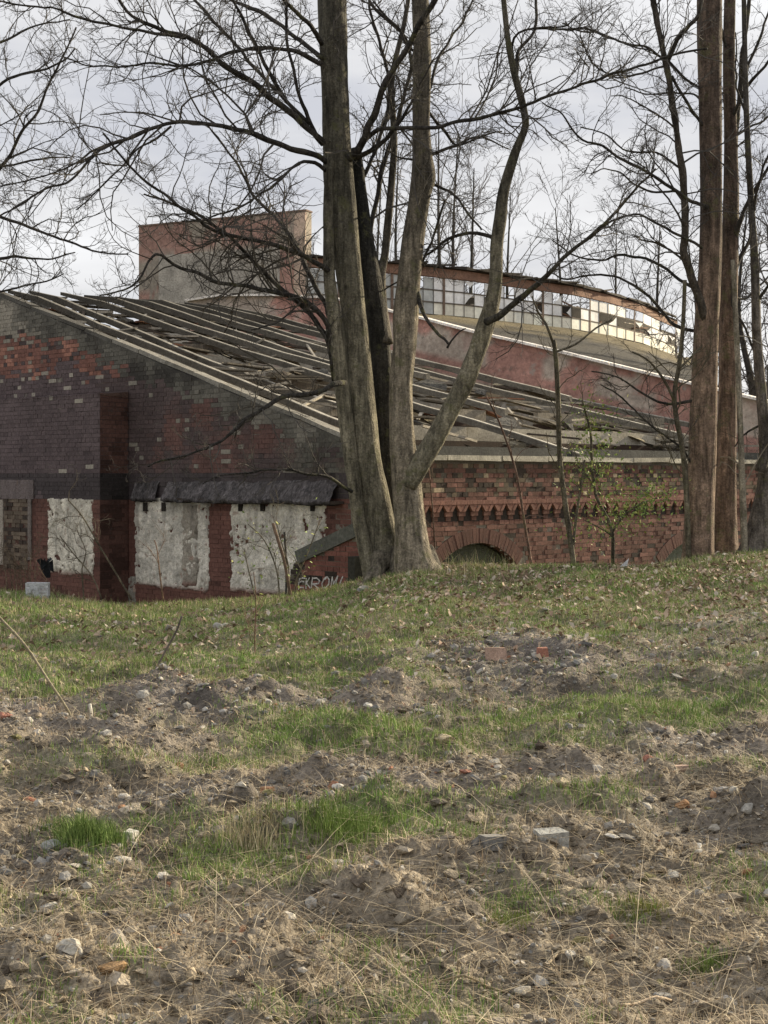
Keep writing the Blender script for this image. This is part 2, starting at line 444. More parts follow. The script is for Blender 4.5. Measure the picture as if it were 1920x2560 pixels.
def side_col(s, z, r):
    u, v = SIDE.uv(s, z); n = float(fbm(s, z, .6, 25, 3))
    a = np.array(C(100, 64, 54)); b = np.array(C(120, 78, 68)); g = np.array(C(88, 76, 60)); p = np.array(C(148, 130, 104)); k = np.array(C(58, 48, 42))
    if v < 1242:
        q = r.random()
        c = a if q < .38 else b if q < .58 else g if q < .76 else k if q < .95 else p
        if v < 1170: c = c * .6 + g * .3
    else:
        c = a * (1.05 + .2 * n) if r.random() < .8 else b
        if r.random() < .08: c = k
    return jitc(c * (1 + .2 * n), r, .15)

# arch openings (centre u, crown v, half width px)
def arch_shape(pl, u0, u1, vc, vs):
    s0, s1 = sorted((pl.s_of(u0), pl.s_of(u1))); cs = (s0 + s1) / 2; w = (s1 - s0) / 2
    _, zc = pl.sz((u0 + u1) / 2, vc); _, zs = pl.sz((u0 + u1) / 2, vs)
    h = zc - zs; Rr = (w * w + h * h) / (2 * h)
    return cs, w, zc, zs, Rr
ARCH = [arch_shape(SIDE, 1088, 1292, 1358, 1420), arch_shape(SIDE, 1652, 1810, 1352, 1408)]
def in_arch(s, z, grow=0.):
    for cs, w, zc, zs, Rr in ARCH:
        if abs(s - cs) < w + grow:
            if z < zs: return abs(s - cs) < w + (0 if grow > 0 else grow)
            if (s - cs) ** 2 + (z - (zc - Rr)) ** 2 < (Rr + grow) ** 2: return True
    return False

bld = empty('brick_workshop', (C0[0], C0[1], -1), 'derelict brick workshop with a soot dark gable wall and an open roof of bare rafters', 'building')
zE = SIDE.sz(1080, 1152)[1]                       # top of brickwork on the side wall
FR0 = SIDE.sz(1150, 1262)[1]; FR1 = SIDE.sz(1150, 1303)[1]      # frieze band

def side_inside(s, z):
    if z > zE: return False
    if FR1 - .01 < z < FR0 + .075: return False
    return not in_arch(s, z, .26)
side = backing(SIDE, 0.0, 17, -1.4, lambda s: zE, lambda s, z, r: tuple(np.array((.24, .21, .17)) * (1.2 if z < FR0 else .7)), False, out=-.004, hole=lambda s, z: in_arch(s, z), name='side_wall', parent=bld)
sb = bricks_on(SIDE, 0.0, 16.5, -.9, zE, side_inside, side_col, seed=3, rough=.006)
# segmental arch rings of bricks on end
for cs, w, zc, zs, Rr in ARCH:
    zo = zc - Rr; am = math.asin(w / Rr) if w < Rr else 1.5; nb = int(2 * am * Rr / .078)
    for i in range(nb):
        a = -am + (i + .5) * 2 * am / nb; da = am / nb - .006 / Rr
        V = []
        for o in (.016 + R.uniform(-.003, .003), -.12):
            for q, rr_ in ((a - da, Rr + .004), (a + da, Rr + .004), (a + da * 1.15, Rr + .25), (a - da * 1.15, Rr + .25)):
                V.append(SIDE.P(cs + rr_ * math.sin(q), zo + rr_ * math.cos(q), o))
        sb.append((np.array(V), jitc(C(94, 60, 52), R, .14)))
# corbelled frieze: two brick courses on little pointed gaps
def quadbox(pl, pts, o1, o0, c):
    """prism of a 4-point outline between depths"""
    return (np.array([pl.P(a, z, o1) for a, z in pts] + [pl.P(a, z, o0) for a, z in pts]), np.array(c))
pitch = .318; s = .1
mbf = MB(); mbf.box(SIDE.P(.02, FR1 - .012, .002), np.append(dS, 0) * 16.4, np.append(-nS, 0) * .05, (0, 0, FR0 - FR1 + .01), (.035, .028, .024)); mbf.obj('frieze_gap_shade', M_mortar, side)  # near-black strip behind the corbels, its colour stands in for shade in the gaps
while s < 16.3:
    c = jitc(C(108, 70, 58), R, .15)
    sb.append(quadbox(SIDE, [(s + .10, FR1 + .01), (s + .22, FR1 + .01), (s + .22, FR1 + .075), (s + .10, FR1 + .075)], .02, -.05, c * .8))
    sb.append(quadbox(SIDE, [(s + .075, FR1 + .081), (s + .245, FR1 + .081), (s + .245, FR1 + .15), (s + .075, FR1 + .15)], .035, -.05, jitc(C(112, 74, 62), R, .15)))
    sb.append(quadbox(SIDE, [(s + .09, FR1 + .155), (s + .157, FR1 + .155), (s + .08, FR0), (s + .002, FR0)], .055, -.05, jitc(C(120, 78, 66), R, .15)))
    sb.append(quadbox(SIDE, [(s + .163, FR1 + .155), (s + .23, FR1 + .155), (s + .316, FR0), (s + .24, FR0)], .055, -.05, jitc(C(116, 74, 62), R, .15)))
    sb.append(quadbox(SIDE, [(s + .160, FR1 + .165), (s + .232, FR0 - .002), (s + .160, FR0), (s + .088, FR0 - .002)], .050, -.05, jitc(C(124, 80, 66), R, .15)))
    s += pitch
s = .1
while s < 16.3:
    sb.append(quadbox(SIDE, [(s, FR0 + .004), (s + .125, FR0 + .004), (s + .125, FR0 + .072), (s, FR0 + .072)], .06, -.02, jitc(C(124, 80, 68), R, .15)))
    s += .131
emit_bricks(sb, side, False, 150)
# blocked arches
for k_, (cs, w, zc, zs, Rr) in enumerate(ARCH):
    mb = MB(); n = 26; V = []
    for i in range(n + 1):
        a = -w + 2 * w * i / n; zt = zc - Rr + math.sqrt(max(Rr * Rr - a * a, 0))
        for j in range(8):
            z = -.9 + (zt - .02 + .9) * j / 7
            V.append(SIDE.P(cs + a, z, -.17 + .02 * float(fbm(a, z, .3, 60))))
    I = np.arange((n + 1) * 8).reshape(n + 1, 8)
    Q = np.stack([I[:-1, :-1], I[1:, :-1], I[1:, 1:], I[:-1, 1:]], -1).reshape(-1, 4)
    mb.add(V, Q, col=C(74, 78, 66) if k_ == 0 else C(96, 104, 90))
    mb.obj('blocked_arch', M_plaster, side, smooth=True)

# coping of concrete slabs
s = .05
while s < 16.6:
    L = R.uniform(.9, 1.6); z = zE + .004 + R.uniform(0, .01)
    mb = MB(); a = SIDE.P(s, z, .07); tilt = R.uniform(-.01, .01)
    mb.box(a, np.append(dS, 0) * (L - .03) + np.array([0, 0, tilt]), np.append(-nS, 0) * .45, (0, 0, .085), C(158, 154, 142), .008)
    mb.obj('coping_slab', M_conc, side); s += L
mb = MB(); mb.box(SIDE.P(.3, zE + .06, -.32), np.append(dS, 0) * 16.4, np.append(-nS, 0) * .14, (0, 0, .19), C(62, 64, 64)); mb.obj('eaves_beam', M_conc, side)

# gable wall ---------------------------------------------------------------
S_AP = GAB.s_of(-45)
def rz(s):
    u = np.interp(s, [GAB.s_of(x) for x in (880, 700, 500, 330, 200, 100, 0, -45)], [880, 700, 500, 330, 200, 100, 0, -45])
    return GAB.sz(u, rake_v(u))[1]
def gtop(s): return rz(s) if s <= S_AP else rz(S_AP) - (s - S_AP) * .35
gcol = gable_col(GAB); bcol = gable_col(BLK)
BZ = BLK.sz(250, 985)[1]; BS = BLK.s_of(250)
gab = backing(GAB, 0, S_AP + 6, -1.5, gtop, gcol, True, out=0, ds=.14, name='gable_wall', parent=bld)
PAN = {'p2': (338, 520, 1246, 1470), 'p3': (582, 808, 1256, 1480)}
def g_in(s, z):
    if z > gtop(s) - .05: return False
    if s > BS + .2 and z < BZ - .1: return False
    u, v = GAB.uv(s, z)
    for a, b, c_, d in PAN.values():
        if a + 12 < u < b - 12 and c_ + 8 < v < d - 8: return False
    return True
gb = bricks_on(GAB, 0.02, S_AP + 4, -1.2, 5.6, g_in, gcol, seed=5, out=.006)
emit_bricks(gb, gab, True, 90)
# thick left part of the gable wall
blk = backing(BLK, BS, S_AP + 6, -1.5, lambda s: BZ, bcol, True, out=0, ds=.14, name='wall_pier', parent=bld, thick=.6)
def b_in(s, z):
    if z > BZ: return False
    u, v = BLK.uv(s, z)
    if 4 < u < 84 and 1200 < v < 1400: return False
    if 128 < u < 224 and 1250 < v < 1430: return False
    return True
bb = bricks_on(BLK, BS, S_AP + 4, -1.2, BZ, b_in, bcol, seed=8, out=.006)
emit_bricks(bb, blk, True, 50)
# its end face, turned to the right
END = Plane(BLK.C + BS * dG, -nG, -dG)
def end_col(s, z, r):
    _, v = END.uv(s, z)
    n = float(fbm(s, z, .3, 45, 3))
    c = np.array(C(92, 60, 52)) if v > 1250 or v < 1180 else np.array(C(50, 45, 46))
    c = c * (1 - .5 * sstep(-.1, .3, n))
    return jitc(c * .9, r, .12)
emit_bricks(bricks_on(END, 0, .6, -1.2, BZ, lambda s, z: z < BZ, end_col, seed=9, out=.006), blk, False, 10)
# sloping shoulder on top
mb = MB(); A = BLK.P(BS, BZ, 0.01); B_ = GAB.P(GAB.s_of(338), GAB.sz(338, 922)[1], .005)
P0 = BLK.P(BS, BZ, .012); P1 = BLK.P(S_AP + 6, BZ, .012); P3 = GAB.P(BS, BZ + .06, .03); P2 = GAB.P(S_AP + 6, BZ + .06, .03)
ev = np.append(-dG, 0) * .012
mb.add([P0 + ev, P1, P2, P3 + ev, P0 + ev - [0, 0, .02], P3 + ev - [0, 0, .10]], [[0, 3, 2, 1], [0, 4, 5, 3]], col=C(84, 62, 54)); mb.obj('sloping_shoulder', M_mortar, blk)

def plaster(pl, u0, u1, v0, v1, col, seed, name='plaster_panel', parent=None, out=.02, fl=True, rag=.085):
    sa, sb_ = sorted((pl.s_of(u0), pl.s_of(u1))); um = (u0 + u1) / 2
    zt = pl.sz(um, v0)[1]; zb = pl.sz(um, v1)[1]; h = .022
    ns = int((sb_ - sa) / h) + 1; nz = int((zt - zb) / h) + 1
    S, Z = np.meshgrid(np.linspace(sa, sb_, ns), np.linspace(zb, zt, nz), indexing='ij')
    e_ = np.minimum(np.minimum(S - sa, sb_ - S), np.minimum(Z - zb, (zt - Z) + .05))
    step = .02 * (np.floor(Z / CO).astype(int) % 2)
    m = e_ - step - rag * (.5 + .7 * fbm(S, Z, .2, seed, 3))
    holes = fbm(S, Z, .13, seed + 3, 3); m = np.where(holes > .60, -.01, m)
    relief = .024 * fbm(S, Z, .16, seed + 7, 4) + .016 * fbm(S, Z, .06, seed + 8, 2)
    o = np.where(m > 0, out + relief, -.02)
    x = pl.C[0] + S * pl.d[0] + o * pl.n[0]; y = pl.C[1] + S * pl.d[1] + o * pl.n[1]
    V = np.stack([x, y, Z], -1).reshape(-1, 3); I = np.arange(ns * nz).reshape(ns, nz)
    Q = np.stack([I[:-1, :-1], I[1:, :-1], I[1:, 1:], I[:-1, 1:]], -1).reshape(-1, 4)
    if fl: Q = Q[:, ::-1]
    n1_ = fbm(S, Z, .35, seed + 20, 3)[..., None]; n2_ = fbm(S, Z, .09, seed + 22, 3)[..., None]
    c = np.array(col) * (.95 + .3 * n1_ + .3 * n2_)
    rb = sstep(.42, .6, n2_) * .7; c = c * (1 - rb) + np.array(C(140, 104, 86)) * rb
    vs_ = sstep(.15, .55, fbm(S, Z * .12, .14, seed + 31, 3))[..., None] * .45; c = c * (1 - vs_) + np.array(C(112, 106, 98)) * vs_
    lowb = sstep(.16, .05, (Z - zb))[..., None] * .8; c = c * (1 - lowb) + np.array(C(128, 84, 72)) * lowb
    link(name, mesh_np(name, V, [Q], c.reshape(-1, 3), True), M_plaster, parent)
plaster(BLK, 118, 238, 1246, 1444, C(204, 198, 184), 201, parent=blk)
plaster(GAB, 334, 528, 1240, 1480, C(202, 197, 187), 211, parent=gab)
plaster(GAB, 574, 818, 1252, 1494, C(206, 201, 190), 221, parent=gab)
plaster(GAB, 455, 500, 1262, 1470, C(150, 142, 130), 241, parent=gab, out=.034, rag=.06)
plaster(GAB, 300, 345, 1440, 1540, C(150, 146, 138), 231, parent=gab)
# fake niche at the left: lintel, pale jambs, loose brick infill
mb = MB()
def pl_box(mb, pl, u0, u1, v0, v1, o0, o1, col, jit=.0):
    sa = pl.s_of(u0); sb_ = pl.s_of(u1); um = (u0 + u1) / 2; zt = pl.sz(um, v0)[1]; zb = pl.sz(um, v1)[1]
    mb.box(pl.P(min(sa, sb_), zb, o0), np.append(pl.d, 0) * abs(sb_ - sa), np.array([pl.n[0], pl.n[1], 0]) * (o1 - o0), (0, 0, zt - zb), col, jit)
pl_box(mb, BLK, -40, 86, 1199, 1247, -.02, .03, C(104, 92, 94), .004); mb.obj('lintel', M_plaster, blk)
mb = MB(); pl_box(mb, BLK, 72, 80, 1248, 1400, -.02, .025, C(112, 102, 98), .003); mb.obj('door_jamb', M_plaster, blk)
mb = MB(); pl_box(mb, BLK, -40, 10, 1248, 1410, -.02, .025, C(150, 140, 130), .003); mb.obj('door_jamb', M_plaster, blk)
ib = bricks_on(BLK, BLK.s_of(71), BLK.s_of(11), BLK.sz(40, 1420)[1], BLK.sz(40, 1249)[1], lambda s, z: True,
               lambda s, z, r: jitc(C(98, 84, 70) if r.random() < .7 else C(58, 48, 42), r, .25), out=.012, seed=31, rough=.012)
emit_bricks(ib, blk, True, 0)

# lean-to roof remnant: a strip of felted boards with a dark underside
def strip_roof(u0, u1, vt0, vt1, vb0, vb1, proj, name, pl=GAB):
    mb = MB(); n = 90; V = []; cs = []
    for i in range(n + 1):
        u = u0 + (u1 - u0) * i / n; f = i / n
        s_ = pl.s_of(u); zt = pl.sz(u, vt0 + (vt1 - vt0) * f)[1]; Pb = pl.P(s_, 0, proj); ub = CU + F * Pb[0] / Pb[1]
        zb = CH + (HV - (vb0 + (vb1 - vb0) * f)) / F * Pb[1]
        zb += .03 * float(fbm(s_, 3, .25, 5)) + R.uniform(-.012, .012) ; wob = .02 * float(fbm(s_, 8, .2, 6))
        for j in range(7):
            t = j / 6; V.append(pl.P(s_, zt + (zb - zt) * t + wob, .012 + (proj - .012) * t + .05 * float(fbm(s_ * 2, t, .25, 7))))
            cs.append(np.array(C(74, 70, 74)) * (1 + .8 * float(fbm(s_ * 3, t * .5, .25, 8))))
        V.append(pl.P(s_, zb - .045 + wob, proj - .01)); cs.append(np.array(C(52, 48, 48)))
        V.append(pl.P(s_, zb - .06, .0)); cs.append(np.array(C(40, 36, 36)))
    I = np.arange((n + 1) * 9).reshape(n + 1, 9)
    Q = np.stack([I[:-1, :-1], I[:-1, 1:], I[1:, 1:], I[1:, :-1]], -1).reshape(-1, 4)
    mb.add(V, Q, col=np.array(cs)); mb.obj(name, M_felt, gab, smooth=False)
strip_roof(425, 850, 1204, 1200, 1246, 1254, .22, 'felt_roof_strip')
strip_roof(340, 400, 1205, 1203, 1244, 1246, .12, 'felt_roof_strip')
mb = MB()
for u in (362, 408, 600, 655, 780): pl_box(mb, GAB, u, u + 10, 1256, 1278, -.01, .042, C(40, 34, 30))
mb.obj('joist_sockets', M_mortar, gab)
mb = MB(); pl_box(mb, GAB, 430, 860, 1249, 1256, .0, .2, C(60, 50, 45), .01); mb.obj('wall_plate', M_wood, gab)

# gable rake coping
def rake_pt(u, out=0., dz=0.): s_ = GAB.s_of(u); return GAB.P(s_, GAB.sz(u, rake_v(u))[1] + dz, out)
us = list(np.linspace(884, -60, 15))
for i in range(14):
    mb = MB(); a = rake_pt(us[i], -.12, .075 + R.uniform(-.012, .012)); b = rake_pt(us[i + 1] + 1, -.12, .075 + R.uniform(-.012, .012))
    wc = jitc(C(124, 121, 114) if us[i] > 330 else C(78, 76, 72), R, .2)
    mb.bar(a, b, .2, .07, wc, jit=.008); mb.obj('rake_slab', M_conc, gab)

# ------------------------------------------------------------------ roof skeleton
TIPS = [(-45, 719), (23, 723), (87, 727), (156, 731), (215, 735), (289, 741), (345, 745), (403, 749), (465, 753), (525, 757)]
EAVE = [888, 1062, 1268, 1475, 1590, 1705, 1850, 1965, 2075, 2180]
ZR = 5.46
tipP = []
for u, v in TIPS:
    Y = (ZR - CH) * F / (HV - v); tipP.append(pt(u, v, Y))
eavP = [SIDE.P(SIDE.s_of(u), zE + .16, -.18) for u in EAVE]
bsag = [0] + [R.uniform(-.26, .04) for _ in range(9)]
def rpt(i, t): return tipP[i] * (1 - t) + eavP[i] * t
for i in range(1, 10):
    sg = bsag[i]
    # gently bowed beam with a rounded head, dark flanks and a weathered pale top
    n = 12; ts = np.linspace(0, {2: .78, 4: .62, 5: .72, 6: .5, 7: .85, 8: .6}.get(i, 1), n); mb = MB(); V = []; cc = []
    for j, t in enumerate(ts):
        P = rpt(i, t) + np.array([0, 0, sg * math.sin(math.pi * t) ** 2 + R.uniform(-.022, .015)]) + np.append(dS, 0) * (.5 * sg * math.sin(5 * t + i))
        P[2] += .10 * max(0, 1 - t / .3)
        if t < .12: h = .22
        if j == 0: P = P - np.array([0, 0, .12])
        h = .11; w = .10
        sdv = np.append(dS, 0)
        for a, b in ((-w / 2, 0), (w / 2, 0), (w / 2, -h), (-w / 2, -h)): V.append(P + sdv * a + np.array([0, 0, b]))
        if j == 0:
            V[-4:] = [P + sdv * a + np.array([0, 0, b * .5]) for a, b in ((-w / 2, 0), (w / 2, 0), (w / 2, -h), (-w / 2, -h))]
    # insert rounded head
    I = np.arange(n * 4).reshape(n, 4)
    top = np.stack([I[:-1, 0], I[1:, 0], I[1:, 1], I[:-1, 1]], -1)
    rest = np.vstack([np.stack([I[:-1, k], I[:-1, (k + 1) % 4], I[1:, (k + 1) % 4], I[1:, k]], -1) for k in (1, 2, 3)])
    V = np.array(V)
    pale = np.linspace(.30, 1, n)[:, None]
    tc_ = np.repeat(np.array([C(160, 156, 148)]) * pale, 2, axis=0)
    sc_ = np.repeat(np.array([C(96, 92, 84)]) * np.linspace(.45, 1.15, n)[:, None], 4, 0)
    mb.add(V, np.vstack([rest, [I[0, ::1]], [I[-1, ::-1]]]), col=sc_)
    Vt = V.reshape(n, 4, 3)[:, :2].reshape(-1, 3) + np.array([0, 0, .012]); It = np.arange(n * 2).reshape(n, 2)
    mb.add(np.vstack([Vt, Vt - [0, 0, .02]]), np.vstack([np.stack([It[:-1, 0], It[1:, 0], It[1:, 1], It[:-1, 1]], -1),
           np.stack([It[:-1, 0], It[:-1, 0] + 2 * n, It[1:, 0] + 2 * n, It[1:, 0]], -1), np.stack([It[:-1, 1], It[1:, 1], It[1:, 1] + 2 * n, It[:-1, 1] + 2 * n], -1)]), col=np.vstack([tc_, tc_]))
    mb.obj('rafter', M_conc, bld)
# surviving roof boards in the bays
bq = random.Random(77); nb_ = 0
for i in range(0, 9):
    t = .015
    while t < .97:
        wt_ = bq.uniform(.012, .02)
        dens = .8 if t < .16 else .42 if t < .36 else .2 if t < .7 else .12
        dens += .12 * (i > 4)
        if bq.random() < dens and nb_ < 290:
            a = bq.uniform(0, .12); b = bq.uniform(.8, 1.0)
            if bq.random() < .25: b = bq.uniform(.35, .8)
            P = rpt(i, t); Q_ = rpt(i + 1, t + bq.uniform(-.006, .006) * (1 + 2 * t))
            A_ = P + (Q_ - P) * a; B_ = P + (Q_ - P) * b
            sag = -.06 - abs(bq.gauss(0, .16)) * (.4 + t); A_[2] += sag; B_[2] += sag + bq.uniform(-.22, .06) * (.4 + t)
            along = (eavP[i] - tipP[i]); L_ = np.linalg.norm(along)
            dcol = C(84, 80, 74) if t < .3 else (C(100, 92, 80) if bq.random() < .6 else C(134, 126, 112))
            if bq.random() < .08: dcol = C(128, 82, 56)
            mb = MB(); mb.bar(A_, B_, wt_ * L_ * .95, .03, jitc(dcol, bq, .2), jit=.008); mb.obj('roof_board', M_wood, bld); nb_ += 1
        t += wt_ * 1.05
# cross beams under the rafters
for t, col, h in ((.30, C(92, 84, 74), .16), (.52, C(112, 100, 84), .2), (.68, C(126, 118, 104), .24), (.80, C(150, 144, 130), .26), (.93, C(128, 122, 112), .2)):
    for i in range(0, 9):
        if i > 2 and bq.random() < .12: continue
        P = rpt(i, t); Q_ = rpt(i + 1, t); P = P - [0, 0, .18]; Q_ = Q_ - [0, 0, .18]
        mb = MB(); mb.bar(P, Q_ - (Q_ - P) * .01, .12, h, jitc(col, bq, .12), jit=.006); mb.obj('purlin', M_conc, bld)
        if t > .6:
            mb = MB(); mb.bar(P - [0, 0, h + .004], Q_ - [0, 0, h + .004], .16, .10, C(58, 42, 32)); mb.obj('purlin_plate', M_wood, bld)
# loose fallen timbers lying across the rafters
for k in range(170):
    i = bq.randint(1, 8); t = bq.uniform(.08, .97); t2 = t + bq.uniform(-.12, .12)
    P = rpt(i, t); Q_ = rpt(max(0, i - 1), min(.99, max(.05, t2))); P[2] += bq.uniform(-.5, .02); Q_[2] += bq.uniform(-.5, .02)
    mb = MB(); mb.bar(P, P + (Q_ - P) * bq.uniform(.3, 1), bq.uniform(.02, .07), bq.uniform(.02, .05), jitc(C(150, 142, 128) if bq.random() < .65 else C(70, 60, 52), bq, .25)); mb.obj('fallen_timber', M_wood, bld)
# torn felt and rotten battens hanging in the bays
for k in range(70):
    i = bq.randint(0, 8); t = bq.uniform(.04, .9); P = rpt(i, t); Q_ = rpt(i + 1, t); f0 = bq.uniform(0, .6); f1 = f0 + bq.uniform(.15, .4)
    A_ = P + (Q_ - P) * f0; B_ = P + (Q_ - P) * f1; al = (eavP[i] - tipP[i]) * bq.uniform(.02, .05); dz = bq.uniform(-.35, -.03)
    A_[2] += dz; B_[2] += dz + bq.uniform(-.2, .1); m_ = (A_ + B_) / 2 + al * .5 - [0, 0, bq.uniform(.02, .14)]
    V = np.array([A_, B_, B_ + al * bq.uniform(.4, 1.1), m_ + al * .6, A_ + al * bq.uniform(.5, 1.2)]); V = np.vstack([V, V - [0, 0, .012]])
    mb = MB(); mb.add(V, [[0, 1, 2, 3], [8, 7, 6, 5]], [(0, 3, 4), (9, 8, 5)], col=jitc(C(78, 76, 72) if bq.random() < .6 else C(112, 104, 84), bq, .3)); mb.obj('torn_felt', M_felt, bld)
# the far roof slope, seen from below through the gaps
mb = MB(); dr = np.append(dG, 0)
for i in range(9):
    for k in range(30):
        if bq.random() < .12: continue
        a = tipP[i] + dr * (.1 + k * .33) - [0, 0, (.1 + k * .33) * .34 + .2]; b = tipP[i + 1] + dr * (.1 + k * .33) - [0, 0, (.1 + k * .33) * .34 + .2]
        mb.bar(a, b, .29, .03, C(58, 52, 44))
mb.obj('rear_roof_slope', M_wood, bld, kind='stuff')
# inner cross wall and floor clutter seen through the open roof
INW = Plane(SIDE.P(6.2, 0)[:2] - nS * .4, dG, nG)
mb = MB()
for k in range(16):
    a = INW.P(k * .55, -1, 0)
    top_ = 2.1 + k * .55 * .27 - .55 + .15 * bq.random()
    mb.box(a, dr * .55, np.append(-nG, 0) * .3, (0, 0, top_ + 1), jitc(C(168, 158, 142), bq, .08))
mb.obj('cross_wall', M_plaster, bld)

# firewall beyond ----------------------------------------------------------
fw = empty('firewall', pt(1300, 1190, 37), 'long brick firewall with flaking plaster and a pale coping running down to the right', 'wall')
FA = pt(2060, 1190, 33)[:2]; FB = pt(470, 1190, 44)[:2]; fd = (FB - FA) / np.linalg.norm(FB - FA)
FWP = Plane(FA, fd, np.array([-fd[1], fd[0]]) * (1 if fd[0] > 0 else 1))
if FWP.n[1] > 0: FWP.n = -FWP.n
FT = [(2060, 1040), (1900, 1003), (1624, 938), (1348, 870), (1186, 833), (1049, 797), (960, 777), (830, 748), (700, 742), (560, 742), (470, 755)]
fs = [FWP.s_of(u) for u, v in FT]; fz = [FWP.sz(u, v)[1] for u, v in FT]
def fcol(s, z, r):
    n = float(fbm(s, z, 1.6, 66, 4)); zt = np.interp(s, fs, fz); d = zt - z
    c = np.array(C(150, 136, 126)) if n > -.05 else np.array(C(150, 104, 94))
    if d > .85: c = np.array(C(142, 100, 90)) if n > -.1 else c
    if d > 1.25: c = np.array(C(118, 112, 102)) * (1 + .3 * n)
    return jitc(c * (1.75 + .45 * float(fbm(s, z, .5, 67, 3))), r, .08)
backing(FWP, fs[0] + .01, fs[-1], -1, lambda s: float(np.interp(s, fs, fz)), fcol, True, ds=.18, name='wall', parent=fw, mat=M_wall2, thick=.38)
for i in range(len(FT) - 1):
    k = max(1, int(abs(fs[i + 1] - fs[i]) / .9))
    for j in range(k):
        f0, f1 = j / k, (j + 1) / k - .01
        a = FWP.P(fs[i] + (fs[i + 1] - fs[i]) * f0, fz[i] + (fz[i + 1] - fz[i]) * f0 + .07, -.1); b = FWP.P(fs[i] + (fs[i + 1] - fs[i]) * f1, fz[i] + (fz[i + 1] - fz[i]) * f1 + .07, -.1)
        mb = MB(); mb.bar(a, b, .5, .06, C(205, 200, 198, 1.1), jit=.004); mb.obj('coping_slab', M_conc, fw)

# lift tower behind --------------------------------------------------------
tw = empty('brick_tower', pt(560, 1190, 45.5), 'flat roofed brick tower with a large grey plaster panel behind the rafters', 'tower')
TA = pt(765, 1190, 44.5)[:2]; TBp = pt(347, 1190, 47.0)[:2]; td = (TBp - TA) / np.linalg.norm(TBp - TA); TW = Plane(TA, td, np.array([-td[1], td[0]]))
if TW.n[1] > 0: TW.n = -TW.n
wT = np.linalg.norm(TBp - TA); zT = CH + (HV - 527) / F * 44.5; zT2 = CH + (HV - 567) / F * 47.0
def towc(s, z, r):
    n = float(fbm(s, z, .9, 88, 4)); f = s / wT
    pink = np.array(C(168, 124, 112)) * (1 + .15 * n); gr = np.array(C(156, 146, 134))
    zt = zT + (zT2 - zT) * f
    c = pink if n > .0 else gr
    return jitc(c * 1.1, r, .06)
backing(TW, 0, wT, -1, lambda s: zT + (zT2 - zT) * s / wT, towc, True, ds=.09, name='wall', parent=tw, mat=M_wall2, thick=.36)
mb = MB()
sa, sb_ = TW.s_of(700), TW.s_of(398); zt = TW.sz(550, 628)[1]
mb.box(TW.P(sa, 0, .004), np.append(td, 0) * (sb_ - sa), np.array([*TW.n, 0]) * .03, (0, 0, zt), C(128, 124, 118, 1.35)); mb.obj('plaster_panel', M_conc, tw)
mb = MB(); mb.box(TW.P(0, 0, .004), np.append(td, 0) * .38, np.array([*TW.n, 0]) * .05, (0, 0, zT - .05), C(160, 138, 122, 1.2)); mb.obj('corner_pilaster', M_wall2, tw)
mb = MB(); mb.bar(TW.P(-.02, zT + .045, -.18), TW.P(wT + .02, zT2 + .045, -.18), .42, .05, C(110, 88, 78)); mb.obj('roof_edge', M_conc, tw)

# glazed hall behind -------------------------------------------------------
hall = empty('glazed_hall', pt(1300, 1190, 52), 'long hall with a broken strip of whitened window panes under a rusty fascia', 'building')
kY = 1.03
def hY(u): return kY * float(np.interp(u, [760, 1047, 1171, 1436, 1525, 1607, 1673, 1700], [43.2, 45, 46.2, 49.9, 52.2, 55.2, 59.8, 61.5]))
zB, zW = CH + 407 * 45 * kY / F, CH + 500 * 45 * kY / F
def hp(u, z, dy=0.): Y = hY(u) + dy; return np.array([(u - CU) / F * Y, Y, z])
cols_u = [768]; 
while cols_u[-1] < 1690: cols_u.append(cols_u[-1] + 25.5 * 47 / hY(cols_u[-1]))
hq = random.Random(5); nrow = 3
broken = {}
for ci in range(len(cols_u) - 1):
    u0, u1 = cols_u[ci], cols_u[ci + 1]
    for rI in range(nrow):
        z0 = zB + (zW - zB) * rI / nrow; z1 = zB + (zW - zB) * (rI + 1) / nrow
        um = (u0 + u1) / 2
        p = .06 if um < 1150 else .42 if um < 1400 else .58
        if rI == 0: p *= .12
        gone = hq.random() < p
        Pa, Pb = hp(u0, 0), hp(u1, 0); e_ = .012; d_ = (Pb - Pa)
        A_ = Pa + d_ * .02; B_ = Pb - d_ * .02
        cpan = np.array(C(232, 232, 228, 1.)) if um > 1080 else np.array(C(172, 180, 186, .9))
        if rI == 0 and um > 1080: cpan = np.array(C(222, 222, 212, .9))
        cpan = np.minimum(jitc(cpan, hq, .1), .85)
        if gone and hq.random() < .6: continue
        mb = MB()
        V = [[A_[0], A_[1], z0 + e_], [B_[0], B_[1], z0 + e_], [B_[0], B_[1], z1 - e_], [A_[0], A_[1], z1 - e_]]
        V = np.array(V)
        if gone:   # a jagged remnant
            k = hq.randint(0, 3); V[k] = V[(k + 2) % 4] * .55 + V[k] * .45
            if hq.random() < .5: k = (k + 1) % 4; V[k] = V[k] * .55 + V[(k + 2) % 4] * .45
        Vb = V + np.array([0, .012, 0])
        mb.add(np.vstack([V, Vb]), [[0, 1, 2, 3], [7, 6, 5, 4], [0, 4, 5, 1], [1, 5, 6, 2], [2, 6, 7, 3], [3, 7, 4, 0]], col=cpan)
        mb.obj('pane', M_glass, hall)
for ci, u in enumerate(cols_u):
    w = .10 if ci % 5 == 3 else .018
    mb = MB(); P = hp(u, zB - .05); d_ = hp(u + 1, 0) - hp(u, 0); d_ /= np.linalg.norm(d_)
    mb.box(P - d_ * w / 2 + np.array([0, -.035, 0]), d_ * w, np.array([0, .06, 0]), (0, 0, zW - zB + .08), C(86, 80, 74) if w < .05 else C(112, 92, 80)); mb.obj('mullion' if w < .05 else 'post', M_conc, hall)
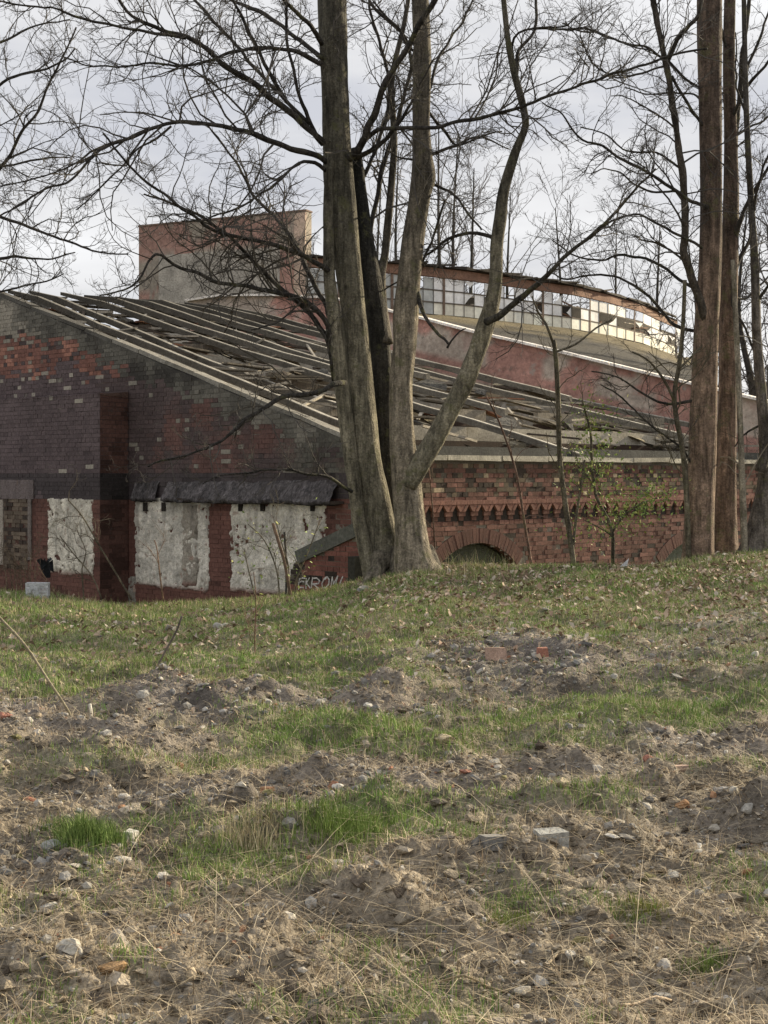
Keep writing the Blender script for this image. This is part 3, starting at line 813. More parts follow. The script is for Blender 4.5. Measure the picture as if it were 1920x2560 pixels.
def hall_strip(z0, z1, o0, name, col, mat, u0=760, u1=1694, thick=.25, n=40, wob=0, seed=1, slope=0.):
    mb = MB(); V = []; rr2 = random.Random(seed)
    U = np.linspace(u0, u1, n)
    for u in U:
        w1 = rr2.uniform(-wob, wob)
        V += [hp(u, z0, o0), hp(u, z1 + w1, o0 + slope), hp(u, z1 + w1, o0 + slope + thick), hp(u, z0, o0 + thick)]
    I = np.arange(n * 4).reshape(n, 4)
    Q = np.vstack([np.stack([I[:-1, k], I[1:, k], I[1:, (k + 1) % 4], I[:-1, (k + 1) % 4]], -1) for k in range(4)] + [[I[0]], [I[-1][::-1]]])
    mb.add(V, Q, col=col); return mb.obj(name, mat, hall)
hall_strip(zW + .02, zW + .30, -.10, 'fascia', C(128, 92, 74, 1.), M_conc)
for rI in (1, 2): hall_strip(zB + (zW - zB) * rI / 3 - .02, zB + (zW - zB) * rI / 3 + .02, -.03, 'transom', C(92, 84, 78), M_conc, thick=.05)
hall_strip(zW + .32, zW + .38, -.3, 'roof_edge', C(52, 46, 42), M_wood, thick=2.5, wob=.06, seed=3)
hall_strip(zB - 1.2, zB - .02, .06, 'wall', C(120, 108, 84), M_conc, thick=.3)
hall_strip(zB - 1, zW + .3, 6.0, 'rear_wall', C(44, 38, 34), M_conc, thick=.3)
for k in range(16):
    u = hq.uniform(1000, 1680); mb = MB(); a = hp(u, zW + .38, -.35); b = hp(u + hq.uniform(15, 70), zW + .42 + hq.uniform(-.05, .12), -.3)
    mb.bar(a, b, .15, .05, C(50, 44, 40)); mb.obj('loose_board', M_wood, hall)
for k in range(26):
    u = hq.uniform(1150, 1660); z = hq.uniform(zB + .4, zW - .1); mb = MB()
    mb.bar(hp(u, z, .5), hp(u + hq.uniform(20, 50), z + hq.uniform(-.2, .2), .3), .05, .04, C(190, 180, 168) if hq.random() < .6 else C(120, 84, 60)); mb.obj('hanging_slat', M_wood, hall)
# mossy lower roof
mb = MB(); V = []; cs = []; U = np.linspace(760, 1740, 70); FTu = [f[0] for f in FT][::-1]; FTv = [f[1] for f in FT][::-1]
for u in U:
    Yt = hY(min(u, 1700)) - .1; vb_ = np.interp(u, FTu, FTv) + 12; Fq = FWP.s_of(u); Yb = FWP.C[1] + Fq * FWP.d[1] + .9
    A_ = pt(u, HV - (zB - CH) * F / Yt + 1, Yt); B_ = pt(u, vb_, Yb)
    for j in range(14):
        f = j / 13; P = A_ * (1 - f) + B_ * f; P[2] += .05 * float(fbm(P[0], P[1], .8, 12)); V.append(P)
        n = float(fbm(P[0] * 1., P[1] * 1., 1.2, 55, 3))
        ms = np.array(C(104, 92, 58, .8)); dk = np.array(C(66, 62, 56, .55)); k = sstep(.26, .44, f + .22 * n)
        cs.append(ms * (1 + .3 * n) * (1 - k) + dk * k)
I = np.arange(70 * 14).reshape(70, 14)
mb.add(V, np.stack([I[:-1, :-1], I[1:, :-1], I[1:, 1:], I[:-1, 1:]], -1).reshape(-1, 4)[:, ::-1], col=np.array(cs)); mb.obj('mossy_roof', M_felt, hall)

# ------------------------------------------------------------------ small stair wall with graffiti
STW = Plane(pt(900, 1190, 21.9)[:2], dG, nG)
sw = empty('stair_wall', STW.P(0, -.6), 'low red brick stair wall with a sloping slate slab and white graffiti', 'wall')
def st_top(s):
    u, _ = STW.uv(s, 0)
    v = np.interp(u, [690, 728, 729, 745, 905, 960], [1450, 1450, 1412, 1402, 1322, 1296]); return STW.sz(u, v)[1]
sE = STW.s_of(722)
def st_col(s, z, r):
    u, v = STW.uv(s, z); n = float(fbm(s, z, .3, 99, 2))
    if u < 835 and (n > .0 or r.random() < .15) and v < 1455: return jitc(C(52, 42, 36), r, .2)
    return jitc(np.array(C(122, 70, 58)) * (1 + .25 * n), r, .2)
w_ = backing(STW, STW.s_of(935), sE, -1.2, st_top, lambda s, z, r: (.22, .19, .14), True, out=0, ds=.06, name='wall', parent=sw, thick=.36)
emit_bricks(bricks_on(STW, STW.s_of(933), sE, -1.0, 2, lambda s, z: z < st_top(s) - .04, st_col, seed=41, out=.008), w_, True, 70)
mb = MB(); a = STW.P(STW.s_of(742), STW.sz(742, 1378)[1], -.12); b = STW.P(STW.s_of(925), STW.sz(925, 1290)[1], -.12)
mb.bar(a, b, .34, .20, C(84, 86, 80), jit=.004); mb.obj('slate_slab', M_conc, sw)
mb = MB(); pl_box(mb, STW, 900, 918, 1390, 1470, .02, .25, C(50, 50, 44)); mb.obj('side_post', M_conc, sw)
# graffiti: painted strokes traced as thin ribbons
def zc_(x, y): return 720 + x / 6.9125, 1280 + y / 6.914
STR = [[(215, 1250), (200, 1330), (195, 1430)], [(215, 1250), (260, 1235), (310, 1240)], [(205, 1310), (250, 1290), (290, 1300)], [(200, 1400), (240, 1395), (280, 1400)],
       [(330, 1240), (325, 1330), (325, 1420)], [(385, 1235), (330, 1320), (400, 1410)], [(440, 1230), (425, 1320), (420, 1400)], [(440, 1240), (510, 1235), (560, 1280), (540, 1330), (440, 1340)], [(450, 1340), (500, 1380), (545, 1420)],
       [(690, 1215), (640, 1245), (600, 1330), (610, 1400), (660, 1410), (720, 1340), (725, 1260), (690, 1215), (650, 1260)], [(780, 1215), (765, 1300), (755, 1400)], [(780, 1215), (790, 1280), (800, 1340)], [(875, 1200), (830, 1280), (795, 1345)], [(875, 1200), (850, 1290), (835, 1370)],
       [(960, 1210), (930, 1280), (910, 1330)], [(902, 1350), (898, 1375)]]
mb = MB()
for st_ in STR:
    P = []
    for x, y in st_:
        u, v = zc_(x, y - 95); s_, z_ = STW.sz(u, v); P.append((s_, z_))
    for (a, b), (c_, d) in zip(P[:-1], P[1:]):
        L = math.hypot(c_ - a, d - b) + 1e-6; nx, nz_ = -(d - b) / L * .011, (c_ - a) / L * .011; ex, ez = (c_ - a) / L * .006, (d - b) / L * .006
        q = [(a - ex + nx, b - ez + nz_), (a - ex - nx, b - ez - nz_), (c_ + ex - nx, d + ez - nz_), (c_ + ex + nx, d + ez + nz_)]
        o_ = .0165 + R.uniform(0, .001)
        mb.add([STW.P(q_[0], q_[1], o_) for q_ in q] + [STW.P(q_[0], q_[1], o_ - .004) for q_ in q], [[0, 1, 2, 3], [3, 2, 1, 0], [0, 4, 5, 1], [2, 6, 7, 3]][:2], col=C(172, 170, 168, 1.2))
mb.obj('graffiti', M_plaster, sw)

# ------------------------------------------------------------------ wood: tubes
def frames(P):
    T = np.gradient(P, axis=1); T /= np.linalg.norm(T, axis=2, keepdims=True) + 1e-9
    up = np.zeros_like(T); up[..., 1] = 1; up[..., 0] = .13
    A = np.cross(T, up); A /= np.linalg.norm(A, axis=2, keepdims=True) + 1e-9
    return T, A, np.cross(A, T)
def tubes(P, Rd, sides, col):
    """P (M,K,3), Rd (M,K) -> V, Q, C"""
    M_, K_, _ = P.shape; T, A, B = frames(P)
    th = np.arange(sides) * 2 * np.pi / sides
    V = P[:, :, None, :] + Rd[:, :, None, None] * (A[:, :, None, :] * np.cos(th)[None, None, :, None] + B[:, :, None, :] * np.sin(th)[None, None, :, None])
    I = np.arange(M_ * K_ * sides).reshape(M_, K_, sides); J = np.roll(I, -1, axis=2)
    Q = np.stack([I[:, :-1], I[:, 1:], J[:, 1:], J[:, :-1]], -1).reshape(-1, 4)
    V = V.reshape(-1, 3)
    return V, Q, np.tile(np.asarray(col), (len(V), 1))
def spline(ctrl, step=.12):
    """Catmull-Rom through (x,y,z,r) rows"""
    c = np.asarray(ctrl, float); c = np.vstack([2 * c[0] - c[1], c, 2 * c[-1] - c[-2]]); out = []
    for i in range(1, len(c) - 2):
        L = np.linalg.norm(c[i + 1, :3] - c[i, :3]); n = max(2, int(L / step))
        t = np.linspace(0, 1, n, endpoint=False)[:, None]
        p0, p1, p2, p3 = c[i - 1], c[i], c[i + 1], c[i + 2]
        out.append(.5 * ((2 * p1) + (-p0 + p2) * t + (2 * p0 - 5 * p1 + 4 * p2 - p3) * t ** 2 + (-p0 + 3 * p1 - 3 * p2 + p3) * t ** 3))
    out.append(c[-2][None]); o = np.vstack(out); o[:, 3] = np.maximum(o[:, 3], .002); return o
def spawn(P, Rd, n, lenf, ang, rf, rng, K_=5, up=.15, planar=.0, t0=.15, minr=.0022, lmin=0.12, lmax=9):
    M_, K0, _ = P.shape
    L0 = np.linalg.norm(np.diff(P, axis=1), axis=2).sum(1)
    idx = np.repeat(np.arange(M_), n); m = len(idx)
    t = rng.uniform(t0, 1, m) * (K0 - 1.001); i0 = t.astype(int); f = (t - i0)[:, None]
    base = P[idx, i0] * (1 - f) + P[idx, i0 + 1] * f; rb = Rd[idx, i0] * (1 - f[:, 0]) + Rd[idx, i0 + 1] * f[:, 0]
    T = P[idx, i0 + 1] - P[idx, i0]; T /= np.linalg.norm(T, axis=1, keepdims=True) + 1e-9
    rnd = rng.normal(size=(m, 3)); rnd[:, 1] *= .75
    perp = np.cross(T, rnd); perp /= np.linalg.norm(perp, axis=1, keepdims=True) + 1e-9
    a = rng.uniform(ang[0], ang[1], m)[:, None]
    D = T * np.cos(a) + perp * np.sin(a)
    L = np.clip(L0[idx] * lenf * rng.uniform(.5, 1.25, m) * (1.15 - .6 * t / K0), lmin, lmax)
    pts = [base]; cur = base.copy(); d = D.copy(); wig = rng.normal(size=(m, 3)) * .22
    for k in range(1, K_):
        d = d + wig * .9 + rng.normal(size=(m, 3)) * .24; d[:, 2] += up * rng.uniform(.2, 1, m); d /= np.linalg.norm(d, axis=1, keepdims=True)
        cur = cur + d * (L / (K_ - 1))[:, None]; pts.append(cur.copy())
    CP = np.stack(pts, 1)
    r0 = np.minimum(rb * rf, .0105 * L ** .9 + .0018); r0 = np.maximum(r0, minr)
    RR = r0[:, None] * np.linspace(1, .45, K_)[None]; RR = np.maximum(RR, minr * .75)
    return CP, RR
def resamp(o, K_):
    q = np.linspace(0, len(o) - 1, K_); i = np.minimum(q.astype(int), len(o) - 2); f = (q - i)[:, None]
    r_ = o[i] * (1 - f) + o[i + 1] * f; return r_[:, :3][None], r_[:, 3][None]
def crown(limbs, rng, parent, dens=1., col=(.05, .046, .04), name='twigs', levels=3, lenscale=1., up=.13, minr=.0024):
    """limbs: resampled splines; fine branching joined into one mesh"""
    Vs, Qs, Cs = [], [], []; off = 0
    for o in limbs:
        L = np.linalg.norm(np.diff(o[:, :3], axis=0), axis=1).sum()
        P, Rd = resamp(o, max(6, int(L / .25)))
        n1_ = max(2, int(L * 5.2 * dens))
        c1, r1 = spawn(P, Rd, n1_, .30 * lenscale, (.5, 1.05), .6, rng, K_=7, up=up, lmin=.45, lmax=3.0, minr=minr)
        c2, r2 = spawn(c1, r1, 6, .46, (.45, 1.0), .62, rng, K_=5, up=up, lmin=.16, lmax=1.2, minr=minr)
        sets = [(c1, r1, 3), (c2, r2, 3)]
        if levels > 2:
            c3, r3 = spawn(c2, r2, 4, .46, (.4, .95), .7, rng, K_=4, up=up * 1.5, lmin=.07, lmax=.5, minr=minr * .85)
            sets.append((c3, r3, 3))
        for P_, R_, s_ in sets:
            v, q, c = tubes(P_, R_, s_, np.array(col)); Vs.append(v); Qs.append(q + off); Cs.append(c); off += len(v)
    me = mesh_np(name, np.vstack(Vs), [np.vstack(Qs)], np.vstack(Cs)); link(name, me, M_twig, parent, kind='stuff')
def limb3(pts, Y0, Y1, rs, crop=None, wob=.0):
    """pts [(u,v)] with widths in px at both ends -> world control rows"""
    n = len(pts); out = []
    for i, p in enumerate(pts):
        f = i / (n - 1); Y = Y0 + (Y1 - Y0) * f
        r = (p[2] if len(p) > 2 else rs[0] + (rs[1] - rs[0]) * f) / F * Y
        P = pt(p[0], p[1], Y); out.append([*P, r])
    return out
def stem_obj(o, name, parent, mat, col, sides=14, knob=.06, seed=1, greenish=0.):
    P = o[None, :, :3]; Rd = o[None, :, 3].copy(); v, q, c = tubes(P, Rd, sides, np.array(col))
    Kk = len(o); th = np.tile(np.arange(sides), Kk); ln = np.repeat(np.arange(Kk), sides); ax = np.repeat(o[:, :3], sides, 0)
    ang = th * 2 * np.pi / sides
    nz = fbm(np.cos(ang) * 1.2 + seed * 3, ax[:, 2] * .8 + np.sin(ang) * 1.2, .8, seed, 3)
    v = ax + (v - ax) * (1 + knob * nz * 2.2)[:, None]
    c = c * (1 + .3 * fbm(ang + seed, ax[:, 2] * .7, .5, seed + 3, 3))[:, None]
    if name == 'trunk' and o[0, 3] > .04:      # old bark: tint darkened upwards, painting in the backlit look against the sky
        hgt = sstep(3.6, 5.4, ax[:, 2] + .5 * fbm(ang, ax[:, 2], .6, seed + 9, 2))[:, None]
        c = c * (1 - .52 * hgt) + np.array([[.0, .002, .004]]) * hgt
    capv = np.array([o[0, :3], o[-1, :3]]); n0 = len(v); v = np.vstack([v, capv]); c = np.vstack([c, c[:1], c[-1:] * 1.8])
    T1 = np.stack([np.full(sides, n0), np.arange(sides), (np.arange(sides) + 1) % sides], -1)
    b = (Kk - 1) * sides; T2 = np.stack([np.full(sides, n0 + 1), b + (np.arange(sides) + 1) % sides, b + np.arange(sides)], -1)
    return link(name, mesh_np(name, v, [q, T1, T2], c, True), mat, parent)

BK = (.175, .158, .115); BKR = (.20, .142, .105); DKB = (.042, .038, .034)
YT = 19.5
def c5(L): return [(x / 1.728, y / 1.728) for x, y in L]
def c6(L): return [(960 + x / 1.728, y / 1.728) for x, y in L]
def c1(L): return [(x / 1.728, 500 + y / 1.728) for x, y in L]

big = empty('sycamore_tree', ground_pt(985, 1440), 'large bare sycamore with several leaning stems rising from one base in the centre', 'tree')
A_ST = [
 ([(985, 1462, 62), (972, 1430, 48), (955, 1340, 41), (935, 1230, 38), (917, 1133, 36), (904, 998, 34), (892, 862, 32), (878, 740, 31), (866, 640, 34), (855, 540, 37), (848, 450, 38), (843, 350, 35), (838, 220, 34), (833, 100, 35), (830, -60, 34)], 19.62, 19.7, 'trunk', BK),
 ([(930, 1455, 20), (905, 1340, 17), (895, 1292, 17), (881, 1179, 17), (867, 1065, 18), (851, 930, 18), (836, 794, 17), (824, 703, 15), (822, 590, 14), (822, 480, 13), (828, 380, 10)], 19.45, 19.5, 'trunk', BK),
 ([(1000, 1440, 26), (985, 1340, 22), (972, 1200, 25), (960, 1050, 28), (952, 920, 30), (945, 820, 30), (928, 690, 27), (912, 600, 22), (900, 480, 16), (890, 370, 12)], 20.0, 19.9, 'trunk', (.05, .046, .038)),
 ([(962, 860, 22), (955, 780, 15), (951, 690, 13), (962, 640, 10), (970, 560, 10), (980, 450, 9), (986, 350, 8), (980, 200, 7), (1010, 60, 6), (1030, -60, 5)], 19.9, 20.3, 'trunk', (.16, .14, .11)),
 ([(1050, 1450, 66), (1034, 1400, 50), (1026, 1314, 39), (1017, 1224, 37), (1008, 1133, 34), (1003, 1043, 31), (1003, 952, 29), (1012, 862, 28), (1014, 794, 31), (1021, 704, 29), (1030, 613, 28), (1040, 545, 27), (1050, 480, 27), (1058, 440, 30), (1055, 380, 23), (1053, 300, 21), (1055, 200, 23), (1054, 100, 22), (1048, -60, 20)], 19.22, 19.6, 'trunk', (.21, .18, .135)),
 ([(1020, 1215, 22), (1053, 1156, 25), (1098, 1079, 24), (1134, 1011, 23), (1166, 952, 24), (1191, 885, 22), (1211, 826, 22), (1227, 771, 20), (1238, 704, 17), (1241, 613, 16), (1250, 545, 16), (1258, 480, 14), (1284, 393, 12), (1300, 350, 10), (1314, 312, 9), (1305, 255, 9), (1285, 180, 8), (1270, 100, 7), (1256, -30, 6)], 19.2, 18.5, 'trunk', BK)]
for k, (p, y0, y1, nm, col) in enumerate(A_ST):
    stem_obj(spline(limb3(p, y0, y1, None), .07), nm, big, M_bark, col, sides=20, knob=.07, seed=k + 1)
_mk = [0]
def mk(L, y1, r0, r1, y0=19.5):
    o = spline(limb3(L, y0, y1, (r0 * .78, r1 * .8)), .08); _mk[0] += 7.7
    d = np.concatenate([[0], np.cumsum(np.linalg.norm(np.diff(o[:, :3], axis=0), axis=1))]); e = np.minimum(d / .4, 1)
    for a, am in ((0, .05), (1, .05), (2, .06)): o[:, a] += am * e * fbm(d, d * 0 + _mk[0] + a * 3.1, .42, 300 + a, 3)
    o[:, 3] *= 1 + .18 * fbm(d, d * 0 + _mk[0], .2, 310, 2)
    return o
BR = [
 mk([(1215, 805), (1260, 785), (1310, 745), (1360, 700), (1400, 660), (1480, 590), (1560, 510), (1640, 425)], 17.3, 12, 3, 18.75),
 mk(c5([(1400, 620), (1310, 540), (1200, 440), (1130, 390), (1000, 300), (920, 235), (800, 165), (700, 135), (600, 75), (510, 0), (430, -60)]), 18.0, 11, 4),
 mk(c5([(800, 165), (720, 148), (640, 140), (500, 120), (350, 90), (220, 40), (40, 5), (-60, -15)]), 17.0, 6, 2.5, 18.6),
 mk(c5([(1340, 540), (1200, 380), (1100, 200), (1010, 20), (980, -50)]), 18.8, 6.5, 4),
 mk(c5([(1300, 500), (1170, 380), (1060, 240), (960, 120), (850, 10), (800, -50)]), 20.8, 6.5, 4),
 mk(c5([(1370, 590), (1330, 500), (1280, 350), (1245, 180), (1235, 0), (1230, -60)]), 19.0, 6, 4),
 mk(c5([(1390, 280), (1290, 220), (1180, 205), (1060, 215), (940, 245), (820, 280), (700, 285), (560, 290), (400, 290), (280, 250)]), 17.8, 7.5, 2),
 mk(c5([(1390, 250), (1320, 195), (1230, 120), (1100, 50), (1000, 0), (930, -40)]), 20.8, 8, 5),
 mk(c5([(1390, 190), (1360, 150), (1320, 100), (1240, 0), (1200, -50)]), 18.6, 8, 6),
 mk(c5([(1410, 700), (1360, 670), (1210, 620), (1120, 585), (1000, 560), (900, 545), (750, 540), (600, 580), (480, 620), (360, 720), (250, 800), (0, 940), (-80, 980)]), 17.2, 11, 2.5),
 mk(c5([(520, 605), (430, 640), (350, 690), (200, 760), (0, 810), (-70, 830)]), 16.8, 4, 2, 18.2),
 mk(c5([(740, 545), (680, 595), (620, 620), (560, 690), (430, 820), (340, 910)]), 18.6, 4.5, 2, 18.4),
 mk(c5([(1410, 740), (1360, 705), (1290, 700), (1240, 750), (1200, 790), (1100, 850), (980, 920), (880, 955), (780, 950)]), 18.0, 6.5, 2),
 mk(c5([(1440, 1190), (1350, 1120), (1200, 1060), (1000, 1010), (900, 980), (840, 940), (690, 820), (560, 710), (450, 585)]), 17.3, 8, 3),
 mk(c1([(1440, 660), (1400, 520), (1300, 440), (1150, 400), (950, 370), (850, 320), (760, 290), (670, 235), (600, 340), (520, 390), (440, 410)]), 17.8, 9, 2.5),
 mk(c1([(1490, 790), (1440, 800), (1350, 845), (1210, 860), (1130, 900), (1060, 960), (980, 1020), (900, 1070), (800, 1100), (640, 1160)]), 17.6, 9.5, 2.5, 19.2),
 mk(c1([(1450, 650), (1330, 480), (1200, 370), (1090, 260), (1000, 170), (900, 90), (800, 40), (700, 0), (620, -40)]), 18.2, 8, 3),
 mk(c1([(1450, 560), (1330, 300), (1260, 160), (1180, 60), (1110, -10), (1020, -160), (900, -330)]), 20.6, 8, 3),
 mk(c1([(1440, 780), (1400, 600), (1290, 480), (1170, 540), (1080, 560)]), 18.8, 5, 2),
 mk(c1([(1520, 1260), (1430, 1210), (1330, 1190), (1200, 1165), (1000, 1180), (880, 1230)]), 18.0, 6, 2, 19.2),
 mk([(870, 400), (896, 372), (926, 300), (960, 231), (1018, 116), (1080, 20), (1120, -50)], 18.4, 14, 8, 19.6),
 mk([(890, 395), (940, 365), (990, 315), (1030, 250), (1080, 150)], 18.8, 9, 3, 19.6),
 mk(c6([(-110, 640), (-60, 590), (0, 565), (150, 555), (300, 540), (500, 490), (620, 455), (800, 390), (950, 330), (1200, 260), (1400, 225)]), 17.4, 8, 3.5, 19.6),
 mk(c6([(-90, 1150), (-60, 1000), (-20, 820), (20, 640), (60, 500), (110, 330), (90, 160), (0, 60), (-60, 0)]), 20.6, 9, 5, 20.0),
 mk(c6([(-130, 900), (-80, 760), (0, 560), (20, 350), (-20, 180), (-60, 60), (-70, -40)]), 20.8, 7, 4, 20.0),
 mk(c6([(170, 700), (130, 690), (60, 680), (0, 650)]), 19.4, 5, 2, 19.8),
 mk(c6([(150, 700), (260, 650), (350, 620), (430, 590), (510, 575)]), 19.0, 6, 2, 19.8),
 mk(c6([(190, 480), (250, 560), (310, 630), (400, 600), (470, 620), (540, 640)]), 20.6, 5, 2, 19.8),
 mk(c6([(200, 790), (300, 840), (350, 900), (400, 970), (420, 1000)]), 18.9, 5, 2.5, 19.8),
 mk(c6([(480, 1030), (430, 1010), (370, 1000), (300, 1020), (220, 1070), (120, 1160), (0, 1260)]), 19.9, 8, 2.5, 19.0),
 mk(c6([(580, 390), (550, 190), (640, 125), (760, 110), (830, 70)]), 18.0, 5, 2, 18.8),
 mk(c6([(570, 340), (590, 220), (650, 130), (655, 0), (650, -50)]), 19.4, 6, 4, 18.9),
 mk(c6([(650, 125), (800, 120), (930, 140), (1030, 175), (1160, 220)]), 17.9, 4, 2.5, 19.2),
 mk(c6([(200, 380), (240, 240), (330, 90), (400, -30)]), 20.6, 5, 3, 19.9),
 mk(c6([(190, 260), (100, 200), (60, 120), (0, 50), (-40, 0)]), 19.6, 5, 3, 19.8),
 mk(c6([(160, 1150), (220, 1000), (245, 920), (262, 858)]), 19.0, 4.5, 3, 19.6),
 mk([(1035, 700), (1052, 760), (1062, 790), (1085, 820), (1110, 845), (1118, 855)], 18.9, 8, 4, 19.4),
 mk([(1118, 870), (1130, 850), (1150, 830), (1165, 825)], 18.8, 3.5, 2, 18.9)]
for k, o in enumerate(BR): stem_obj(o, 'branch', big, M_bark, DKB if k > 0 else (.06, .055, .045), sides=8, knob=.05, seed=30 + k)
tw_l = BR[:-3] + [spline(limb3(A_ST[5][0][12:], 19.1, 18.9, None), .2)] + [mk([(835, 300), (840, 100), (840, -60)], 19.5, 5, 5), mk([(1055, 300), (1055, 100), (1050, -60)], 19.5, 5, 5)]
crown(tw_l, np.random.RandomState(4), big, dens=1.35, col=(.075, .068, .06), lenscale=1.12)

for k, (u0_, v0_, u1_, v1_, r0_, r1_) in enumerate([(1060, 1380, 1105, 1432, 26, 7), (965, 1395, 905, 1462, 24, 7), (1010, 1400, 1015, 1462, 26, 9), (1040, 1390, 1068, 1450, 30, 9), (950, 1390, 940, 1470, 26, 9), (1000, 1380, 985, 1455, 26, 10)]):
    stem_obj(spline(limb3([(u0_, v0_, r0_), ((u0_ + u1_) / 2, (v0_ + v1_) / 2 + 2, (r0_ + r1_) / 2), (u1_, v1_ + 6, r1_)], 19.45, 19.15, None), .05), 'root', big, M_bark, (.12, .105, .08), 12, .1, 160 + k)
# right hand trees ----------------------------------------------------------
rt = empty('maple_tree', ground_pt(1745, 1400), 'thickest straight reddish brown trunk at the right of the photo, behind it a second trunk', 'tree')
tF = limb3([(1742, 1420, 52), (1745, 1395, 42), (1750, 1245, 36), (1757, 1050, 33), (1765, 850, 30), (1775, 655, 28), (1778, 480, 27), (1777, 330, 28), (1774, 150, 30), (1773, -60, 31)], 20.6, 20.6, None)
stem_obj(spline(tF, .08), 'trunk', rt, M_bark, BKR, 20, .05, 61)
rB = [mk([(1762, 800), (1750, 755), (1735, 715), (1720, 680), (1708, 637), (1712, 560), (1712, 492), (1700, 400), (1693, 330), (1680, 250), (1668, 156), (1650, 90), (1631, 0), (1620, -60)], 20.0, 14, 8, 20.5),
      mk([(1668, 156), (1690, 100), (1720, 60), (1745, 35), (1760, -30)], 19.6, 7, 5, 20.2), mk([(1668, 150), (1710, 190), (1760, 225)], 20.6, 5, 4, 20.2),
      mk([(1680, 190), (1700, 230), (1740, 290), (1765, 330)], 20.6, 5, 5, 20.2),
      mk([(1665, 150), (1620, 125), (1560, 100), (1500, 80), (1440, 75), (1400, 60)], 18.8, 4.5, 2, 20.2),
      mk([(1665, 165), (1600, 180), (1540, 190), (1480, 150), (1450, 90)], 21.2, 4, 2, 20.2),
      mk(c6([(1400, 895), (1360, 885), (1300, 850), (1150, 750), (1000, 670), (920, 625), (840, 580), (770, 500), (690, 450)]), 18.6, 7, 2, 20.5),
      mk([(1755, 620), (1700, 590), (1640, 560), (1580, 540), (1520, 560), (1480, 600)], 19.0, 5, 2, 20.4),
      mk([(1755, 730), (1700, 700), (1640, 660), (1560, 640), (1500, 650), (1440, 640), (1380, 600)], 21.8, 6, 2, 20.6),
      mk([(1750, 830), (1690, 810), (1620, 740), (1560, 700), (1500, 690), (1420, 700), (1380, 680)], 22.0, 6, 2, 20.8),
      mk([(1700, 420), (1640, 380), (1560, 370), (1500, 330), (1450, 320)], 21.6, 4, 2, 20.4),
      mk([(1700, 480), (1620, 470), (1540, 420), (1480, 440)], 19.2, 4, 2, 20.4),
      mk([(1760, 260), (1720, 230), (1640, 240), (1560, 220)], 21.6, 4, 2, 20.6),
      mk([(1740, 1180), (1700, 1120), (1640, 1080), (1560, 1000), (1500, 960)], 20.0, 4, 2, 20.6), mk([(1745, 1000), (1660, 1005), (1600, 980), (1540, 940), (1480, 930)], 20.2, 5, 2, 20.6)]
for k, o in enumerate(rB): stem_obj(o, 'branch', rt, M_bark, (.062, .052, .042) if k == 0 else DKB, 8, .05, 70 + k)
crown(rB, np.random.RandomState(9), rt, dens=1.0, col=(.06, .054, .048))
r2 = empty('maple_tree', ground_pt(1812, 1385), 'slimmer reddish brown trunk standing just right of and behind the thick one', 'tree')
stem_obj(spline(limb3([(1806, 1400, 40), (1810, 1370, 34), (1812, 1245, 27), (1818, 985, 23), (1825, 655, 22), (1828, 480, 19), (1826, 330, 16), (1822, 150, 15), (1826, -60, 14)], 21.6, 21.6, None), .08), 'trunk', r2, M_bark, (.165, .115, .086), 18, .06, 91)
r2B = [mk([(1830, 620), (1850, 560), (1875, 500), (1915, 430), (1960, 360)], 21.0, 8, 4, 21.6), mk([(1828, 300), (1850, 255), (1880, 200), (1930, 140)], 21.0, 7, 4, 21.6),
       mk([(1826, 480), (1838, 350), (1850, 200), (1868, 60), (1880, -50)], 22.0, 9, 6, 21.6), mk([(1835, 690), (1850, 650), (1875, 600), (1880, 560)], 21.8, 9, 2.5, 21.6),
       mk([(1832, 345), (1870, 320), (1930, 290)], 21.8, 5, 3, 21.6), mk([(1824, 740), (1870, 740), (1930, 690)], 22.4, 4, 3, 21.6), mk([(1820, 130), (1800, 60), (1790, -20)], 21.0, 6, 4, 21.6)]
for k, o in enumerate(r2B): stem_obj(o, 'branch', r2, M_bark, DKB, 8, .05, 100 + k)
crown(r2B, np.random.RandomState(19), r2, dens=.75, col=(.06, .054, .048))
r3 = empty('leaning_tree', ground_pt(1890, 1400), 'grey tree at the right edge with a broad foot leaning over to the right', 'tree')
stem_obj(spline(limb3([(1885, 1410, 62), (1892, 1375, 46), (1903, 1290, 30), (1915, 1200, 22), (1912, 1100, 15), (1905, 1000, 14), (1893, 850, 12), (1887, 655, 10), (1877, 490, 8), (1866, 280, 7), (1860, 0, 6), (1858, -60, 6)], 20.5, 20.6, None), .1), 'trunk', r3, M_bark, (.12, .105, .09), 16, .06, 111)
r3B = [mk([(1900, 1180), (1925, 1080), (1960, 980)], 20.3, 18, 12, 20.4), mk([(1895, 900), (1860, 820), (1835, 760), (1830, 720)], 20.900000000000002, 5, 2, 20.599999999999998), mk([(1880, 560), (1900, 450), (1940, 330)], 20.3, 5, 3, 20.599999999999998),
       mk([(1867, 300), (1840, 200), (1835, 80)], 21.3, 4, 2, 20.599999999999998), mk([(1890, 760), (1930, 700), (1960, 640)], 20.1, 5, 3, 20.599999999999998), mk([(1908, 1060), (1870, 1080), (1840, 1120)], 20.7, 4, 2, 20.599999999999998), mk([(1864, 180), (1900, 90), (1930, 0)], 20.7, 5, 3, 20.599999999999998)]
for k, o in enumerate(r3B): stem_obj(o, 'branch', r3, M_bark, (.09, .08, .07) if k == 0 else DKB, 8, .05, 115 + k)
crown(r3B + [mk([(1893, 850), (1887, 655), (1877, 490), (1866, 280)], 20.6, 8, 6, 20.6)], np.random.RandomState(29), r3, dens=.6, col=(.065, .058, .05))

